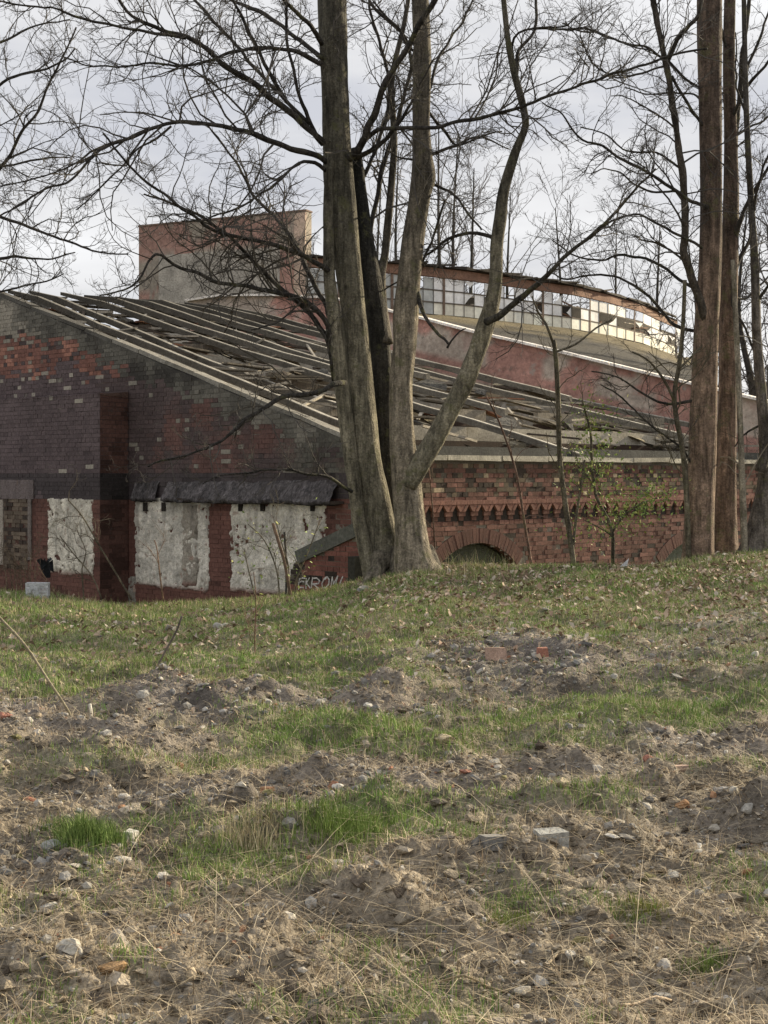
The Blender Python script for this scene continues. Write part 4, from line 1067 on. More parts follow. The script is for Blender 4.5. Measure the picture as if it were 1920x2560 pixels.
# saplings -----------------------------------------------------------------
def sapling(name, label, stems, seed, leaves=0, col=(.12, .105, .075), base=None, dens=.6, spread=None, cat='sapling', lscale=1., levels=2):
    e_ = empty(name, ground_pt(*base), label, cat); L = []
    for k, (p, y0, y1, r0, r1) in enumerate(stems):
        o = spline(limb3(p, y0, y1, (r0, r1)), .1); stem_obj(o, 'stem', e_, M_bark, col, 8, .05, seed + k); L.append(o)
    rng = np.random.RandomState(seed)
    if dens: crown(L, rng, e_, dens=dens, col=tuple(np.array(col) * .8), levels=levels, lenscale=lscale)
    if leaves:
        Vs = []; Cs = []; Q = []
        for k in range(leaves):
            if spread: 
                w = rng.choice(len(spread), p=np.array([s_[5] for s_ in spread]) / sum(s_[5] for s_ in spread)); u, v, su, sv, Y, _ = spread[w]
                P = pt(u + rng.normal() * su, v + rng.normal() * sv, Y + rng.normal() * .25)
            else:
                o = L[rng.randint(len(L))]; P = o[rng.randint(len(o) // 4, len(o)), :3] + rng.normal(size=3) * .12
            sz = rng.uniform(.014, .036); d1 = rng.normal(size=3); d1 /= np.linalg.norm(d1); d2 = np.cross(d1, rng.normal(size=3)); d2 /= np.linalg.norm(d2)
            n0 = len(Vs); Vs += [P, P + d1 * sz + d2 * sz * .45, P + d1 * sz * 2, P + d1 * sz - d2 * sz * .45]; Q.append([n0, n0 + 1, n0 + 2, n0 + 3])
            g = rng.uniform(.7, 1.3); cc_ = np.array([.20, .28, .075]) if rng.rand() < .7 else np.array([.32, .34, .09]); Cs += [cc_ * g] * 4
        link('leaves', mesh_np('leaves', np.array(Vs), [np.array(Q)], np.array(Cs)), M_leaf, e_, kind='stuff')
    return e_
sapling('sapling', 'thin pale sapling left of the green shrub, forked low and reaching the firewall', [([(1436, 1422), (1412, 1250), (1400, 1150), (1395, 1000), (1390, 900), (1384, 850)], 20.2, 20.2, 7, 6), ([(1384, 860), (1365, 810), (1345, 780), (1330, 740)], 20.2, 20.0, 4, 2),
  ([(1388, 880), (1440, 860), (1490, 820), (1530, 800)], 20.2, 20.6, 3, 2), ([(1428, 1420), (1440, 1300), (1455, 1200), (1462, 1150)], 20.2, 20.3, 4, 2.5)], 301, base=(1432, 1424))
sapling('sapling', 'slender dark sapling just left of the thick reddish trunk', [([(1722, 1400), (1716, 1230), (1706, 1120), (1692, 1050), (1686, 985), (1700, 900), (1708, 800), (1712, 700)], 20.4, 20.2, 7, 5), ([(1690, 1010), (1660, 950), (1620, 900), (1580, 880)], 20.3, 20.0, 4, 2), ([(1700, 920), (1740, 880), (1760, 860)], 20.2, 20.5, 3, 2)], 311, base=(1718, 1410))
sapling('sapling', 'leafy green young shrub in front of the brick side wall', [([(1532, 1420), (1531, 1330), (1510, 1280), (1490, 1240), (1480, 1160), (1476, 1080), (1455, 1000)], 20.4, 20.4, 5, 2.5), ([(1528, 1335), (1560, 1290), (1600, 1260), (1660, 1240)], 20.4, 20.2, 3, 2),
  ([(1490, 1230), (1470, 1190), (1440, 1160)], 20.4, 20.6, 3, 2), ([(1531, 1340), (1500, 1320), (1460, 1300)], 20.4, 20.2, 2.5, 1.5)], 321, leaves=1900, base=(1532, 1424), cat='shrub',
  spread=[(1480, 1080, 38, 45, 20.4, 1.), (1450, 1180, 28, 40, 20.4, .7), (1500, 1180, 30, 40, 20.4, .8), (1600, 1250, 50, 28, 20.3, 1.5), (1640, 1230, 25, 25, 20.2, .5), (1500, 1330, 55, 25, 20.4, .6), (1560, 1290, 30, 25, 20.3, .7), (1510, 1270, 40, 30, 20.3, .5), (1480, 1000, 30, 25, 20.5, .25)])
sapling('pole_sapling', 'pale thin pole like sapling between the right hand trunks', [([(1862, 1400), (1860, 1335), (1852, 1100), (1842, 850), (1832, 650)], 20.3, 20.3, 9, 6)], 331, base=(1862, 1400), dens=.2, col=(.26, .23, .18))
sapling('sapling', 'bent reddish twig sapling beside the right hand stem of the sycamore', [([(1090, 1425), (1085, 1330), (1078, 1230), (1070, 1150)], 19.9, 19.9, 2.5, 1.5), ([(1330, 1420), (1310, 1300), (1290, 1180), (1250, 1060), (1215, 990)], 20.5, 20.5, 3.5, 2)], 341, base=(1090, 1428), dens=.4, col=(.14, .09, .07))
sapling('bush', 'sparse budding bush growing between two stakes before the right white panel', [([(735, 1500), (745, 1440), (770, 1380), (800, 1300)], 19.6, 19.7, 2, 1.2), ([(700, 1500), (690, 1420), (660, 1350), (620, 1310)], 19.7, 19.9, 2, 1.2), ([(720, 1500), (722, 1420), (705, 1360), (690, 1300)], 19.8, 20., 2, 1.2), ([(640, 1500), (620, 1420), (610, 1370)], 19.6, 19.7, 1.8, 1)], 351, leaves=170, base=(720, 1498), dens=.9, col=(.13, .11, .075), cat='bush')
sapling('bush', 'bare tangled bush growing before the left white panel', [([(255, 1500), (230, 1440), (180, 1380), (150, 1340)], 20, 20.2, 2, 1.2), ([(330, 1500), (270, 1400), (240, 1350), (205, 1290), (170, 1250)], 20, 20.2, 2.5, 1.5), ([(210, 1500), (205, 1420), (215, 1380), (190, 1320)], 20.1, 20.2, 2, 1)], 361, base=(250, 1500), dens=.9, col=(.12, .10, .07), cat='bush')
sapling('bush', 'brown dry weeds crowded at the foot of the walled up doorway', [([(20 + 12 * k, 1490), (15 + 12 * k, 1440), (8 + 14 * k, 1400 - 10 * (k % 3))], 20, 20.2, 1.6, 1) for k in range(7)], 371, base=(60, 1490), dens=1.6, col=(.15, .11, .075), cat='bush')
for k, (lab, p) in enumerate([('tall dead stalk standing under the second white panel', [(408, 1500), (400, 1440), (392, 1370), (385, 1350)]), ('leaning red brown stem at the right corner of the white block', [(145, 1495), (120, 1455), (95, 1415)]),
                              ('thin upright weed stem in front of the third panel', [(640, 1700), (637, 1600), (640, 1500), (634, 1430)])]):
    sapling('weed_stalk', lab, [(p, 19.6 if k < 2 else 13.2, 19.7 if k < 2 else 13.2, 2.2, 1.2)], 381 + k, base=p[0], dens=.6, col=(.20, .13, .085), cat='weed', lscale=.6)
# overhanging tree just outside the left edge
lt = empty('overhanging_tree', ground_pt(-260, 1500), 'bare tree beyond the left edge whose thin branches reach into the sky', 'tree')
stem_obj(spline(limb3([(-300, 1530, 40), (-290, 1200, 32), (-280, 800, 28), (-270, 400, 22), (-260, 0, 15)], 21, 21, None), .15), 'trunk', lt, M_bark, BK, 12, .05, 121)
lB = [mk(c5([(-480, 1250), (-200, 950), (0, 720), (80, 600), (160, 470), (260, 250), (320, 120)]), 20.4, 8, 2.5, 21), mk(c5([(-480, 1300), (-200, 1150), (0, 1112), (100, 1105), (210, 1115), (330, 1090)]), 20.4, 7, 2, 21),
      mk(c5([(-480, 1100), (-200, 950), (0, 940), (160, 980), (300, 1050), (420, 1080), (560, 1090)]), 20.6, 7, 2, 21), mk(c5([(-470, 900), (-200, 600), (0, 370), (200, 290), (330, 210)]), 20, 7, 2, 21),
      mk(c5([(-470, 500), (-200, 300), (0, 180), (120, 120), (300, 90)]), 21.5, 7, 2, 21), mk(c5([(-470, 1000), (-150, 780), (100, 700), (300, 690)]), 20.6, 6, 2, 21), mk(c5([(-470, 1350), (-200, 1280), (0, 1260), (150, 1230), (280, 1180)]), 20.6, 5, 2, 21)]
for k, o in enumerate(lB): stem_obj(o, 'branch', lt, M_bark, DKB, 7, .05, 130 + k)
crown(lB, np.random.RandomState(39), lt, dens=.8)

# far bare trees -----------------------------------------------------------
farT = [(1085, 640, 300, 62), (1140, 640, 330, 66), (1185, 650, 420, 60), (1290, 680, 480, 70), (1390, 700, 520, 66), (1010, 620, 380, 64), (1640, 800, 560, 60), (1720, 900, 600, 52), (1800, 960, 640, 50), (1860, 960, 520, 46), (1910, 960, 560, 42), (1965, 980, 500, 45), (1560, 760, 560, 74), (2020, 980, 420, 44), (960, 640, 430, 66)]
ords = ['first', 'second', 'third', 'fourth', 'fifth', 'sixth', 'seventh', 'eighth', 'ninth', 'tenth', 'eleventh', 'twelfth', 'thirteenth', 'fourteenth', 'fifteenth']
order = sorted(range(len(farT)), key=lambda i: farT[i][0])
for rank, i in enumerate(order):
    u, vb_, vt_, Y = farT[i]; q = random.Random(500 + i)
    where = 'beyond the glazed hall' if u < 1700 else 'beyond the right hand trunks'
    e_ = empty('background_tree', pt(u, HV, Y) * [1, 1, 0] + [0, 0, -1], f'distant bare tree {where}, {ords[rank]} from the left', 'tree', 'distant bare trees behind the buildings')
    L = []; x0 = pt(u, vb_, Y); base = np.array([x0[0], Y, -1.]); top = pt(u + q.uniform(-20, 20), vt_, Y)
    c_ = [[*base, .22], [*(base * .6 + top * .4 + [q.uniform(-.4, .4), 0, 0]), .13], [*(base * .3 + top * .7 + [q.uniform(-.4, .4), 0, 0]), .07], [*top, .02]]
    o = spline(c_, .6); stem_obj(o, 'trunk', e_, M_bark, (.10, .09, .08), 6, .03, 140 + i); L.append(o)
    P, Rd = resamp(o, 12); rng = np.random.RandomState(700 + i)
    b1, r1 = spawn(P, Rd, 22, .28, (.35, .8), .5, rng, K_=6, up=.25, t0=.35, minr=.015, lmax=4)
    b2, r2_ = spawn(b1, r1, 7, .4, (.4, .9), .6, rng, K_=5, up=.2, minr=.010, lmax=2)
    b3, r3_ = spawn(b2, r2_, 3, .45, (.4, .9), .7, rng, K_=4, up=.2, minr=.008, lmax=1)
    Vs, Qs, Cs, off = [], [], [], 0
    for a, b in ((b1, r1), (b2, r2_), (b3, r3_)):
        v, q_, cc = tubes(a, b, 3, np.array((.10, .09, .085))); Vs.append(v); Qs.append(q_ + off); Cs.append(cc); off += len(v)
    link('twigs', mesh_np('twigs', np.vstack(Vs), [np.vstack(Qs)], np.vstack(Cs)), M_twig, e_, kind='stuff')

# ------------------------------------------------------------------ ground cover
def scatter(n, ymin, ymax, power=1.4, half=.33, rng=NR):
    q = rng.uniform(0, 1, n); a, b = ymin ** (2 - power), ymax ** (2 - power)
    y = (a + (b - a) * q) ** (1 / (2 - power)); x = rng.uniform(-half, half, n) * y
    return x, y
def blades(x, y, h, w, lean, colA, name, label, cat, segs=3, mat=M_grass, flatk=0.):
    n = len(x); z = ground_z(x, y) - .006
    th = NR.uniform(0, 2 * np.pi, n); ln = np.abs(NR.normal(0, 1, n)) * lean
    dx, dy = np.cos(th), np.sin(th); wx, wy = -dy, dx
    # widths face the open side, at random
    fa = NR.uniform(0, 2 * np.pi, n); wx, wy = np.cos(fa), np.sin(fa)
    V = np.zeros((n, segs * 2 + 1, 3)); 
    for k in range(segs + 1):
        t = k / segs; hh = h * (t - .35 * np.minimum(ln, 1.6) * t * t * .6); hh = np.maximum(hh, h * t * flatk)
        ox = dx * ln * h * t * t; oy = dy * ln * h * t * t; ww = w * (1 - t ** 1.5)
        if k < segs:
            V[:, 2 * k] = np.stack([x + ox - wx * ww, y + oy - wy * ww, z + hh], -1); V[:, 2 * k + 1] = np.stack([x + ox + wx * ww, y + oy + wy * ww, z + hh], -1)
        else: V[:, 2 * k] = np.stack([x + ox, y + oy, z + hh], -1)
    m = segs * 2 + 1; B = (np.arange(n) * m)[:, None]
    Q = np.concatenate([B + np.array([2 * k, 2 * k + 1, 2 * k + 3, 2 * k + 2]) for k in range(segs - 1)]); T = B + np.array([m - 3, m - 2, m - 1])
    Cc = np.repeat(colA, m, axis=0)
    return link(name, mesh_np(name, V.reshape(-1, 3), [Q, T], Cc), mat, None, kind='stuff', label=label, category=cat)

# living grass
x, y = scatter(420000, 4.0, 20.6, 1.2)
g = green_at(x, y); k = NR.uniform(0, 1, len(x)) < np.clip((g ** .9) * 1.0 + .12 * sstep(9, 12, y), 0, 1) * (1 - .6 * grit_at(x, y))
x, y = x[k], y[k]
h = NR.uniform(.025, .07, len(x)) * (1 + .55 * fbm(x, y, .5, 120)) ; h *= 1 + .5 * sstep(15, 19, y); w = .0016 + .00013 * y
tone = (fbm(x, y, .45, 130, 3) + 1) / 2
colg = np.array([.145, .265, .055])[None] * (1 - tone[:, None]) + np.array([.25, .315, .09])[None] * tone[:, None]
dry = NR.uniform(0, 1, len(x)) < (.16 + .3 * tone * sstep(10, 16, y)); colg[dry] = np.array([.46, .39, .25]); colg *= NR.uniform(.65, 1.35, (len(x), 1))
blades(x, y, h, w, .55, colg, 'grass', 'short spring grass growing in patches over the rough ground', 'grass', segs=2)
print('grass', len(x))
# dead straw lying about
x, y = scatter(190000, 3.9, 20.6, 1.25)
k = NR.uniform(0, 1, len(x)) < np.clip(.62 - .45 * green_at(x, y) - .45 * grit_at(x, y) + .35 * fbm(x, y, .35, 141), .08, 1); x, y = x[k], y[k]
h = NR.uniform(.02, .085, len(x)); w = .0013 + .00011 * y
cs_ = np.where(NR.uniform(0, 1, (len(x), 1)) < .5, np.array([[.56, .47, .32]]), np.array([[.36, .275, .18]])) * NR.uniform(.45, 1.3, (len(x), 1))
blades(x, y, h, w, 2.6, cs_, 'dry_grass', 'matted dry straw and dead grass over the bare soil', 'dry grass', flatk=.03, segs=2)
print('straw', len(x))
x, y = scatter(1500, 3.9, 13, 1.5); k = NR.uniform(0, 1, len(x)) < .75 - .6 * grit_at(x, y); x, y = x[k], y[k]
blades(x, y, NR.uniform(.08, .26, len(x)), np.full(len(x), .0016), 3.2, np.array([[.52, .43, .30]]) * NR.uniform(.45, 1.2, (len(x), 1)), 'straw', 'long bent pale straws tangled over the foreground', 'straw', segs=4, flatk=.05)
# grit and gravel
ico = None
def ico_v():
    t = (1 + 5 ** .5) / 2; V = np.array([(-1, t, 0), (1, t, 0), (-1, -t, 0), (1, -t, 0), (0, -1, t), (0, 1, t), (0, -1, -t), (0, 1, -t), (t, 0, -1), (t, 0, 1), (-t, 0, -1), (-t, 0, 1)]) / math.hypot(1, t)
    Fc = np.array([(0, 11, 5), (0, 5, 1), (0, 1, 7), (0, 7, 10), (0, 10, 11), (1, 5, 9), (5, 11, 4), (11, 10, 2), (10, 7, 6), (7, 1, 8), (3, 9, 4), (3, 4, 2), (3, 2, 6), (3, 6, 8), (3, 8, 9), (4, 9, 5), (2, 4, 11), (6, 2, 10), (8, 6, 7), (9, 8, 1)])
    return V, Fc
IV, IF = ico_v()
def rot_rand(n):
    q = NR.normal(size=(n, 4)); q /= np.linalg.norm(q, axis=1, keepdims=True); a, b, c, d = q.T
    return np.stack([1 - 2 * (c * c + d * d), 2 * (b * c - a * d), 2 * (b * d + a * c), 2 * (b * c + a * d), 1 - 2 * (b * b + d * d), 2 * (c * d - a * b), 2 * (b * d - a * c), 2 * (c * d + a * b), 1 - 2 * (b * b + c * c)], -1).reshape(n, 3, 3)
x, y = scatter(48000, 3.9, 19, 1.5)
k = NR.uniform(0, 1, len(x)) < np.clip(.26 + .75 * grit_at(x, y) - .3 * green_at(x, y) + .25 * (fbm(x, y, .5, 151) > .2), .05, 1); x, y = x[k], y[k]; n = len(x)
sz = (NR.pareto(2.3, n) * .006 + .005).clip(0, .036) * (.8 + .05 * y)
Sx = sz[:, None] * NR.uniform(.5, 1.25, (n, 3)) * [1, 1, .75]
V = (IV[None] * NR.uniform(.75, 1.2, (n, 12, 1))) * Sx[:, None]; V = np.einsum('nij,nkj->nki', rot_rand(n), V); V[..., 2] *= .7
V += np.stack([x, y, ground_z(x, y) + sz * .12], -1)[:, None]
pal = np.array([[.28, .265, .24], [.42, .40, .36], [.19, .185, .175], [.34, .28, .20], [.52, .48, .41], [.36, .18, .11]]); pi_ = NR.choice(6, n, p=[.28, .16, .26, .17, .09, .04])
link('gravel', mesh_np('gravel', V.reshape(-1, 3), [(IF[None] + (np.arange(n) * 12)[:, None, None]).reshape(-1, 3)], np.repeat(pal[pi_] * NR.uniform(.6, 1.2, (n, 1)), 12, 0)), M_stone, None, kind='stuff', label='grey grit, slate chips and small rubble over the ground', category='gravel')
print('gravel', n)
# soil clods
x, y = scatter(24000, 3.9, 15, 1.4)
k = NR.uniform(0, 1, len(x)) < np.clip(.75 - .7 * green_at(x, y) + .3 * fbm(x, y, .5, 181), .04, 1) * (1 - .6 * sstep(7.5, 11, y)); x, y = x[k], y[k]; n = len(x)
sz = (NR.pareto(2.6, n) * .010 + .008).clip(0, .042)
V = (IV[None] * NR.uniform(.6, 1.35, (n, 12, 1))) * (sz[:, None] * NR.uniform(.7, 1.3, (n, 3)) * [1.2, 1, .8])[:, None]; V = np.einsum('nij,nkj->nki', rot_rand(n), V); V[..., 2] *= .6
V += np.stack([x, y, ground_z(x, y)], -1)[:, None]
cl = np.array([[.26, .22, .165], [.18, .152, .115], [.35, .30, .23], [.10, .08, .06], [.20, .185, .085]])[NR.choice(5, n, p=[.37, .28, .2, .12, .03])] * NR.uniform(.7, 1.2, (n, 1))
link('soil_clods', mesh_np('soil_clods', V.reshape(-1, 3), [(IF[None] + (np.arange(n) * 12)[:, None, None]).reshape(-1, 3)], np.repeat(cl, 12, 0)), M_soil, None, kind='stuff', label='crumbly brown earth clods over the bare foreground', category='soil')
# fallen leaves
x, y = scatter(42000, 4.2, 20.5, .3)
u_ = CU + F * x / y
dl = .10 * sstep(5, 9, y) + .02 + .9 * np.exp(-((y - 18.6) / 2.2) ** 2) * sstep(700, 1150, u_) + .16 * np.exp(-((y - 15.5) / 3) ** 2) + .3 * (fbm(x, y, .6, 161) > .3)
k = NR.uniform(0, 1, len(x)) < dl * .8; x, y = x[k], y[k]; n = len(x)
sz = NR.uniform(.014, .040, n) * (.4 + .75 * sstep(7, 15, y)); th = NR.uniform(0, 6.28, n); tl = NR.normal(0, .5, (n, 2)); zz = ground_z(x, y) + .01 + .035 * NR.uniform(0, 1, n) * sstep(8, 14, y)
a = np.stack([np.cos(th), np.sin(th), tl[:, 0]], -1) * sz[:, None]; b = np.stack([-np.sin(th), np.cos(th), tl[:, 1]], -1) * sz[:, None] * .6
P = np.stack([x, y, zz], -1); upz = np.stack([np.zeros(n), np.zeros(n), sz * NR.uniform(.1, .6, n)], -1)
V = np.stack([P - a, P - a * .1 + b + upz, P + a, P - a * .1 - b + upz, P], 1)
B = (np.arange(n) * 5)[:, None]; T = np.concatenate([B + np.array(q) for q in ((0, 4, 1), (1, 4, 2), (2, 4, 3), (3, 4, 0))])
pl_ = np.array([[.44, .34, .25], [.30, .21, .15], [.54, .47, .38], [.20, .14, .10]])[NR.choice(4, n, p=[.35, .3, .2, .15])] * NR.uniform(.7, 1.2, (n, 1))
link('fallen_leaves', mesh_np('fallen_leaves', V.reshape(-1, 3), [T], np.repeat(pl_, 5, 0)), M_dead, None, kind='stuff', label='brown fallen leaves scattered below the trees and along the bank', category='leaves')
# taller pale grass and weeds on the crest line
x = NR.uniform(-6, 6.2, 5200); y = 19.2 + NR.uniform(-1.2, .9, 5200); u_ = CU + F * x / y
d_ = .25 + .7 * np.exp(-((u_ - 1180) / 120) ** 2) + .6 * np.exp(-((u_ - 150) / 200) ** 2) + .2 * fbm(x, y, .7, 171)
k = NR.uniform(0, 1, len(x)) < d_; x, y = x[k], y[k]; u_ = u_[k]
h = NR.uniform(.06, .2, len(x)) * (1 + .6 * np.exp(-((u_ - 1180) / 120) ** 2)); gr = NR.uniform(0, 1, (len(x), 1)) < .45
blades(x, y, h, .0035 + 0 * x, .5, np.where(gr, [[.15, .19, .06]], [[.36, .31, .19]]) * NR.uniform(.7, 1.2, (len(x), 1)), 'tall_grass', 'taller pale grass and weeds along the crest before the walls', 'grass')
# grass tufts that stand out
def tuft(u, v, n, h, rad, label, col):
    g0 = ground_pt(u, v); x = g0[0] + NR.normal(0, rad, n); y = g0[1] + NR.normal(0, rad, n)
    e_ = empty('grass_tuft', g0, label, 'grass tuft')
    o = blades(x, y, NR.uniform(.6, 1.1, n) * h, np.full(n, .0022), .45, np.array(col)[None] * NR.uniform(.7, 1.3, (n, 1)), 'blades', '', '')
    del o['label'], o['category']; o.parent = e_; o.matrix_parent_inverse = parent_inv(e_)
tuft(232, 2130, 1100, .13, .075, 'lush bright green grass tuft standing above the rubble at the left', (.16, .235, .06))
tuft(165, 2095, 400, .08, .06, 'smaller low green tuft just left of the lush one', (.13, .19, .05))
tuft(855, 2105, 900, .10, .10, 'bright green tuft in the middle of the foreground, among pale straw', (.15, .21, .05))
tuft(1620, 2290, 260, .06, .05, 'small yellow green tuft on the low hump at the right', (.22, .23, .06))
tuft(1285, 2305, 260, .05, .05, 'little light green tuft right of the middle, in brown straw', (.20, .24, .06))
tuft(1755, 2415, 220, .05, .045, 'little green tuft low at the right', (.17, .22, .06))
tuft(625, 2120, 260, .14, .08, 'pale dry grass tuft with long bent straws', (.42, .36, .22))

# distinct stones and brick pieces
def stone(u, v, wpx, hpx, col, label, seed, name='stone', cat='stone', slab=False, boxy=False):
    g0 = ground_pt(u, v); k = g0[1] / F; a, h = wpx * k / 2, hpx * k / 2
    rng = np.random.RandomState(seed)
    if boxy:
        V = np.array([[i, j, q] for q in (-1, 1) for j in (-1, 1) for i in (-1, 1)], float) * [a, a * .8, h] * rng.uniform(.86, 1.08, (8, 1))
        Fq = np.array([[0, 2, 3, 1], [4, 5, 7, 6], [0, 1, 5, 4], [2, 6, 7, 3], [0, 4, 6, 2], [1, 3, 7, 5]]); th = rng.uniform(-.6, .6)
    else:
        # twice subdivided icosahedron, flattened facets
        V0 = [tuple(q) for q in IV]; Fs = IF.tolist(); V = [np.array(q) for q in V0]; cache = {}
        def mid(i, j):
            kk = (min(i, j), max(i, j))
            if kk not in cache: m_ = V[i] + V[j]; V.append(m_ / np.linalg.norm(m_)); cache[kk] = len(V) - 1
            return cache[kk]
        for _ in range(2):
            nf = []; cache = {}
            for p, q, r_ in Fs: x1, x2, x3 = mid(p, q), mid(q, r_), mid(r_, p); nf += [(p, x1, x3), (q, x2, x1), (r_, x3, x2), (x1, x2, x3)]
            Fs = nf
        V = np.array(V); nrm = rng.normal(size=(11, 3)); nrm /= np.linalg.norm(nrm, axis=1, keepdims=True); lim = rng.uniform(.55, .9, 11)
        for q, l in zip(nrm, lim): d_ = V @ q; V = V - np.maximum(d_ - l, 0)[:, None] * q
        V = V * [a * 1.12, a * .9, h * (1.15 if not slab else .6)]; Fq = np.array(Fs); th = rng.uniform(0, 3)
        V += rng.normal(0, a * .015, V.shape)
    Rz = np.array([[math.cos(th), -math.sin(th), 0], [math.sin(th), math.cos(th), 0], [0, 0, 1]]); tx = rng.uniform(-.2, .2)
    V = V @ Rz.T; V = V @ np.array([[1, 0, 0], [0, math.cos(tx), -math.sin(tx)], [0, math.sin(tx), math.cos(tx)]]).T
    c = np.tile(np.array(col), (len(V), 1)) * rng.uniform(.85, 1.15, (len(V), 1))
    o = link(name, mesh_np(name, V, [Fq], c), M_stone, None, label=label, category=cat); o.location = (g0[0], g0[1], g0[2] + h * .55)
    return o
GY, WH, TN, RD, OR, SLt = (.36, .345, .31), (.62, .59, .53), (.42, .35, .24), (.34, .16, .115), (.42, .24, .14), (.23, .225, .215)
ST = [(663, 1768, 42, 30, GY, 'pale grey angular stone on the grit above the middle green patch'), (918, 1771, 28, 14, WH, 'small rounded white stone right of the pale angular one, on grit'), (1108, 1880, 46, 26, TN, 'beige squarish stone on the green patch in the middle'),
 (1238, 1918, 38, 18, GY, 'long grey stone half sunk right of the beige one'), (845, 2000, 36, 14, WH, 'flat whitish stone in the dark grit left of the middle'), (1375, 2120, 76, 40, (.34, .34, .32), 'largest flat topped grey block right of the middle'),
 (1232, 2120, 56, 34, SLt, 'dark slate block tucked into grass left of the grey block'), (1680, 2180, 62, 22, GY, 'flat oval slab lying at the right of the largest grey block'), (1402, 1998, 42, 26, TN, 'yellowish round stone above the largest grey block'),
 (328, 2098, 32, 34, WH, 'upright whitish chunk right of the lush tuft'), (128, 2140, 50, 36, (.38, .38, .36), 'pale rounded stone left below the lush tuft'), (297, 2362, 58, 62, (.27, .25, .22), 'tall grey boulder in the lower left foreground'),
 (368, 2378, 42, 26, WH, 'whitish flat stone just right of the tall boulder'), (178, 2412, 74, 38, (.50, .47, .40), 'large cream flat stone at the lower left'), (284, 2448, 76, 34, (.42, .27, .14), 'ochre lump below the tall boulder'), (620, 2345, 42, 34, (.34, .29, .24), 'pinkish beige stone in the lower left clods'),
 (305, 2552, 52, 24, GY, 'grey stone cut by the bottom edge of the photo'), (1497, 2346, 40, 24, (.40, .38, .34), 'pale rounded stone on the right, in a hollow'), (1308, 2468, 48, 22, (.42, .39, .33), 'smooth cream stone near the long pale stick'), (1290, 2502, 24, 14, WH, 'tiny white pebble under the smooth cream one'),
 (1812, 2505, 58, 34, (.36, .35, .33), 'grey rounded rock at the lower right corner'), (1742, 2500, 34, 26, GY, 'small blocky stone left of the lower right rock'), (1656, 2495, 52, 20, SLt, 'bluish flat stone at the lower right'), (1452, 1787, 30, 13, WH, 'white chip on the upper right grass'),
 (1417, 1783, 24, 9, WH, 'narrow white chip left of the other white chip'), (545, 1572, 28, 22, GY, 'lone grey stone on the far grass under the panels'), (1868, 2058, 40, 30, GY, 'angular grey stone in the dark bank at the right edge'), (1835, 2000, 26, 24, (.40, .38, .33), 'rounded pale stone in the dark bank'),
 (1470, 2425, 26, 34, (.28, .25, .16), 'little upright olive stone in a hollow'), (1425, 2405, 34, 20, GY, 'grey pebble beside the upright olive stone'), (1660, 2425, 54, 36, (.32, .30, .27), 'grey brown rock near the lower right tuft'), (460, 2330, 50, 20, SLt, 'dark slate flake in the lower left clods'),
 (1535, 1580 + 120, 26, 12, GY, 'small grey chip in the upper right dirt patch'), (1010, 2120, 20, 12, GY, 'small grey stone by the bright green middle tuft'), (690, 2030, 22, 12, GY, 'grey chip in the middle left grit'), (780, 2372, 34, 20, SLt, 'dark chip in the bottom middle soil'), (915, 1480, 60, 14, SLt, 'flat dark slab at the foot of the sycamore')]
for k, (u, v, w, h, c, lab) in enumerate(ST): stone(u, v, w, h, c, lab, 900 + k, boxy=(k in (5, 6, 9)))
BKP = [(668, 1996, 28, 26, OR, 'orange brick fragment in the dark grit left of the middle'), (1165, 1976, 36, 14, RD, 'flat red brick fragment in the grit right of the middle'), (1230, 1996, 34, 20, RD, 'red brick fragment lower than the flat one, right of the middle'), (1620, 1922, 30, 20, RD, 'red brick fragment on the upper bank at the right'),
 (1700, 1936, 44, 22, (.42, .30, .24), 'pinkish brick piece beside the red one on the bank'), (1705, 2045, 40, 26, (.36, .20, .10), 'brown orange brick lump in the dark bank'), (1782, 2010, 20, 18, OR, 'small orange crumb in the dark bank'), (1240, 1648, 46, 34, (.40, .28, .22), 'whole pale brick standing in the upper dirt patch'),
 (1356, 1648, 26, 24, RD, 'tilted red brick right of the whole pale one'), (72, 2018, 46, 24, (.30, .12, .075), 'red brick lumps at the left edge grit'), (10, 1828, 44, 20, RD, 'red brick fragment at the very left edge'), (435, 2378, 44, 22, OR, 'orange brick crumb left of the bottom middle'), (612, 2384, 26, 18, OR, 'small orange crumb in the lower clods'),
 (450, 1918, 22, 18, OR, 'orange crumb on the left grit'), (635, 1952, 34, 16, (.36, .24, .16), 'light brown brick chip left of the middle'), (305, 2058, 24, 16, OR, 'orange crumb above the upright whitish chunk'), (1108, 2060, 18, 12, (.5, .45, .1), 'tiny yellow scrap in the grass')]
for k, (u, v, w, h, c, lab) in enumerate(BKP): stone(u, v, w, h, c, lab, 960 + k, name='brick_fragment', cat='brick piece', boxy=k in (0, 4, 7, 8))
stone(1013, 1425, 34, 44, (.50, .45, .38), 'pale pointed stone wedged between the stems of the sycamore', 990)
g0 = ground_pt(92, 1500)
mb = MB(); Y = 19.4; a = pt(64, 1500, Y); mb.box(a - [0, 0, .1], (54 / F * Y, .02, 0), (-.03, .25, 0), (0, 0, 42 / F * Y + .1), (.52, .53, .54), .008)
o = mb.obj('concrete_block', M_plaster); o['label'] = 'whitish concrete block standing in the grass under the walled up door'; o['category'] = 'block'
mb = MB(); a = pt(1548, 1418, 19.6)
mb.add([a, a + [.10, -.02, .02], a + [.13, 0, .12], a + [.06, .03, .05], a + [.08, .05, .01]], F3=[(0, 1, 2), (0, 2, 3), (1, 4, 2), (2, 4, 3), (0, 3, 4)], col=(.55, .55, .56))
o = mb.obj('paper_scrap', M_plaster); o['label'] = 'crumpled white scrap in the leaves below the green shrub'; o['category'] = 'scrap'
mb = MB(); a = pt(100, 1392, 23.8)
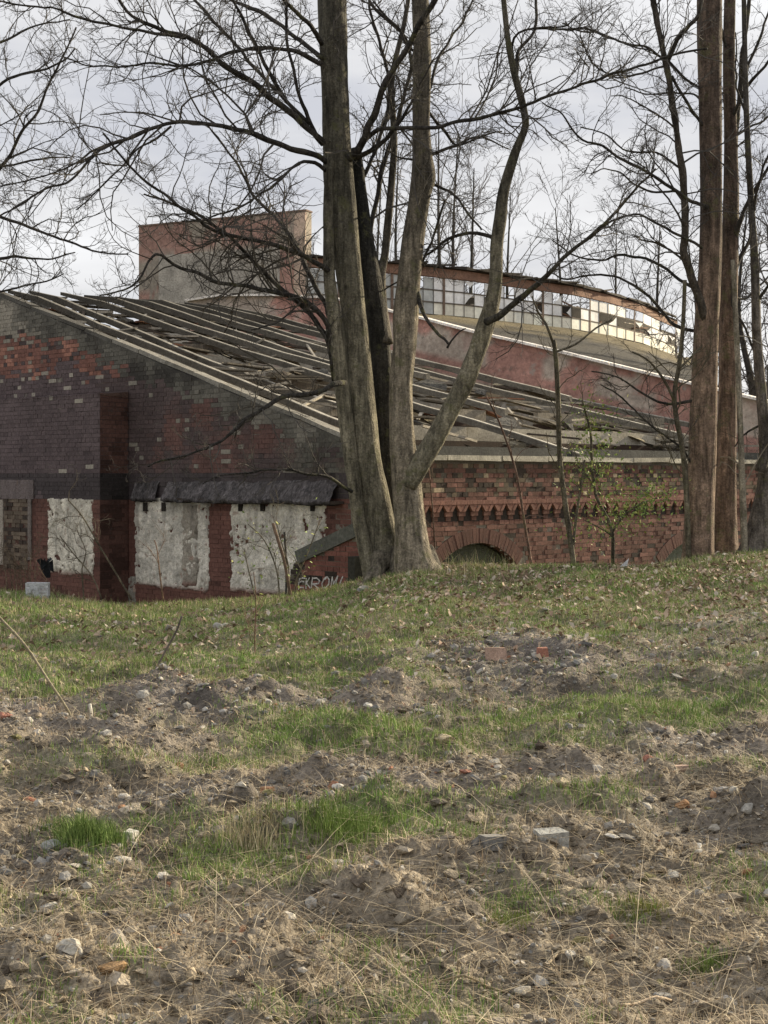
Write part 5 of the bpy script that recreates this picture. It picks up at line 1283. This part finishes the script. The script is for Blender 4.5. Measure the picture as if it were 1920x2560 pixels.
for q in range(8):
    w0 = [a + [R.uniform(-.02, .22), R.uniform(0, .1), -R.uniform(0, .36)] for _ in range(3)]; mb.add(w0, F3=[(0, 1, 2), (2, 1, 0)], col=(.02, .022, .025))
mb.add([a + [-.06, 0, -.05], a + [.02, -.05, -.02], a + [.16, 0, -.12], a + [.15, .1, -.34], a + [.02, .08, -.30], a + [-.02, .1, -.15]], [[0, 1, 2, 3], [0, 3, 4, 5]], col=(.02, .022, .025))
o = mb.obj('plastic_sheet', M_felt); o['label'] = 'black plastic sheet crumpled against the wall left of the first white panel'; o['category'] = 'plastic sheet'

def stick(pts, rpx, col, label, Y0=None, lift=0., name='stick', sides=7, Y1=None):
    if Y0 is None:
        rows = []
        for (u, v) in pts: g_ = ground_pt(u, v); rows.append([g_[0], g_[1], g_[2] + .012, rpx * g_[1] / F])
    else:
        rows = limb3([(*p, rpx) for p in pts], Y0, Y1 or Y0, None)
    rows = np.array(rows); rows[0, 2] += lift; rows[-1, 2] += 0
    o = stem_obj(spline(rows, .04), name, None, M_wood, col, sides, .08, int(pts[0][0]) % 97 + 3); o['label'] = label; o['category'] = 'stick'; return o
stick([(1262, 2462), (1310, 2440), (1360, 2415), (1402, 2392)], 3.6, (.44, .36, .25), 'long pale peeled stick across the lower right middle', lift=.0)
stick([(1100, 2468), (1160, 2470), (1215, 2468), (1262, 2462)], 3, (.28, .22, .14), 'thin greenish stick left of the long pale one')
stick([(1545, 2556), (1590, 2530), (1640, 2520), (1682, 2500)], 4, (.48, .38, .27), 'pale stick at the bottom right, thick at its left end')
stick([(-5, 2490), (40, 2520), (75, 2540), (100, 2562)], 4.5, (.28, .23, .17), 'grey stick crossing the bottom left corner')
stick([(1865, 2420), (1880, 2400), (1905, 2385)], 3.5, (.44, .38, .28), 'short pale twig at the lower right edge')
stick([(182, 1815), (172, 1780), (120, 1700), (60, 1610), (0, 1545), (-20, 1520)], 3.2, (.26, .23, .16), 'long bent grey stalk rising to the left edge', Y0=9.6, Y1=9.4)
stick([(350, 1730), (385, 1680), (415, 1625), (440, 1580), (455, 1540)], 2.8, (.11, .095, .08), 'dark forked twig stuck in the grass at the left', Y0=11.1)
stick([(225, 1805), (228, 1785), (224, 1760)], 4, (.45, .43, .38), 'bleached hooked twig beside the bent stalk', Y0=9.7)
stick([(728, 1500), (712, 1410), (698, 1360), (682, 1308)], 4.2, (.16, .11, .08), 'brown wooden stake leaning left before the right panel', Y0=19.8)
stick([(715, 1500), (716, 1420), (711, 1330)], 3, (.05, .05, .05), 'thin dark metal rod standing beside the wooden stake', Y0=20.0)
stick([(10, 2290), (25, 2270), (28, 2230), (32, 2205)], 3, (.40, .34, .24), 'pale upright straw at the left edge')
print('total tris', sum(int(np.sum([p.loop_total - 2 for p in o.data.polygons])) if len(o.data.polygons) < 1000 else len(o.data.loops) - 2 * len(o.data.polygons) for o in bpy.data.objects if o.type == 'MESH'))
print('objects', len(bpy.data.objects), 'tris', sum(sum(len(p.vertices) - 2 for p in o.data.polygons) for o in bpy.data.objects if o.type == 'MESH' and len(o.data.polygons) < 5000) )
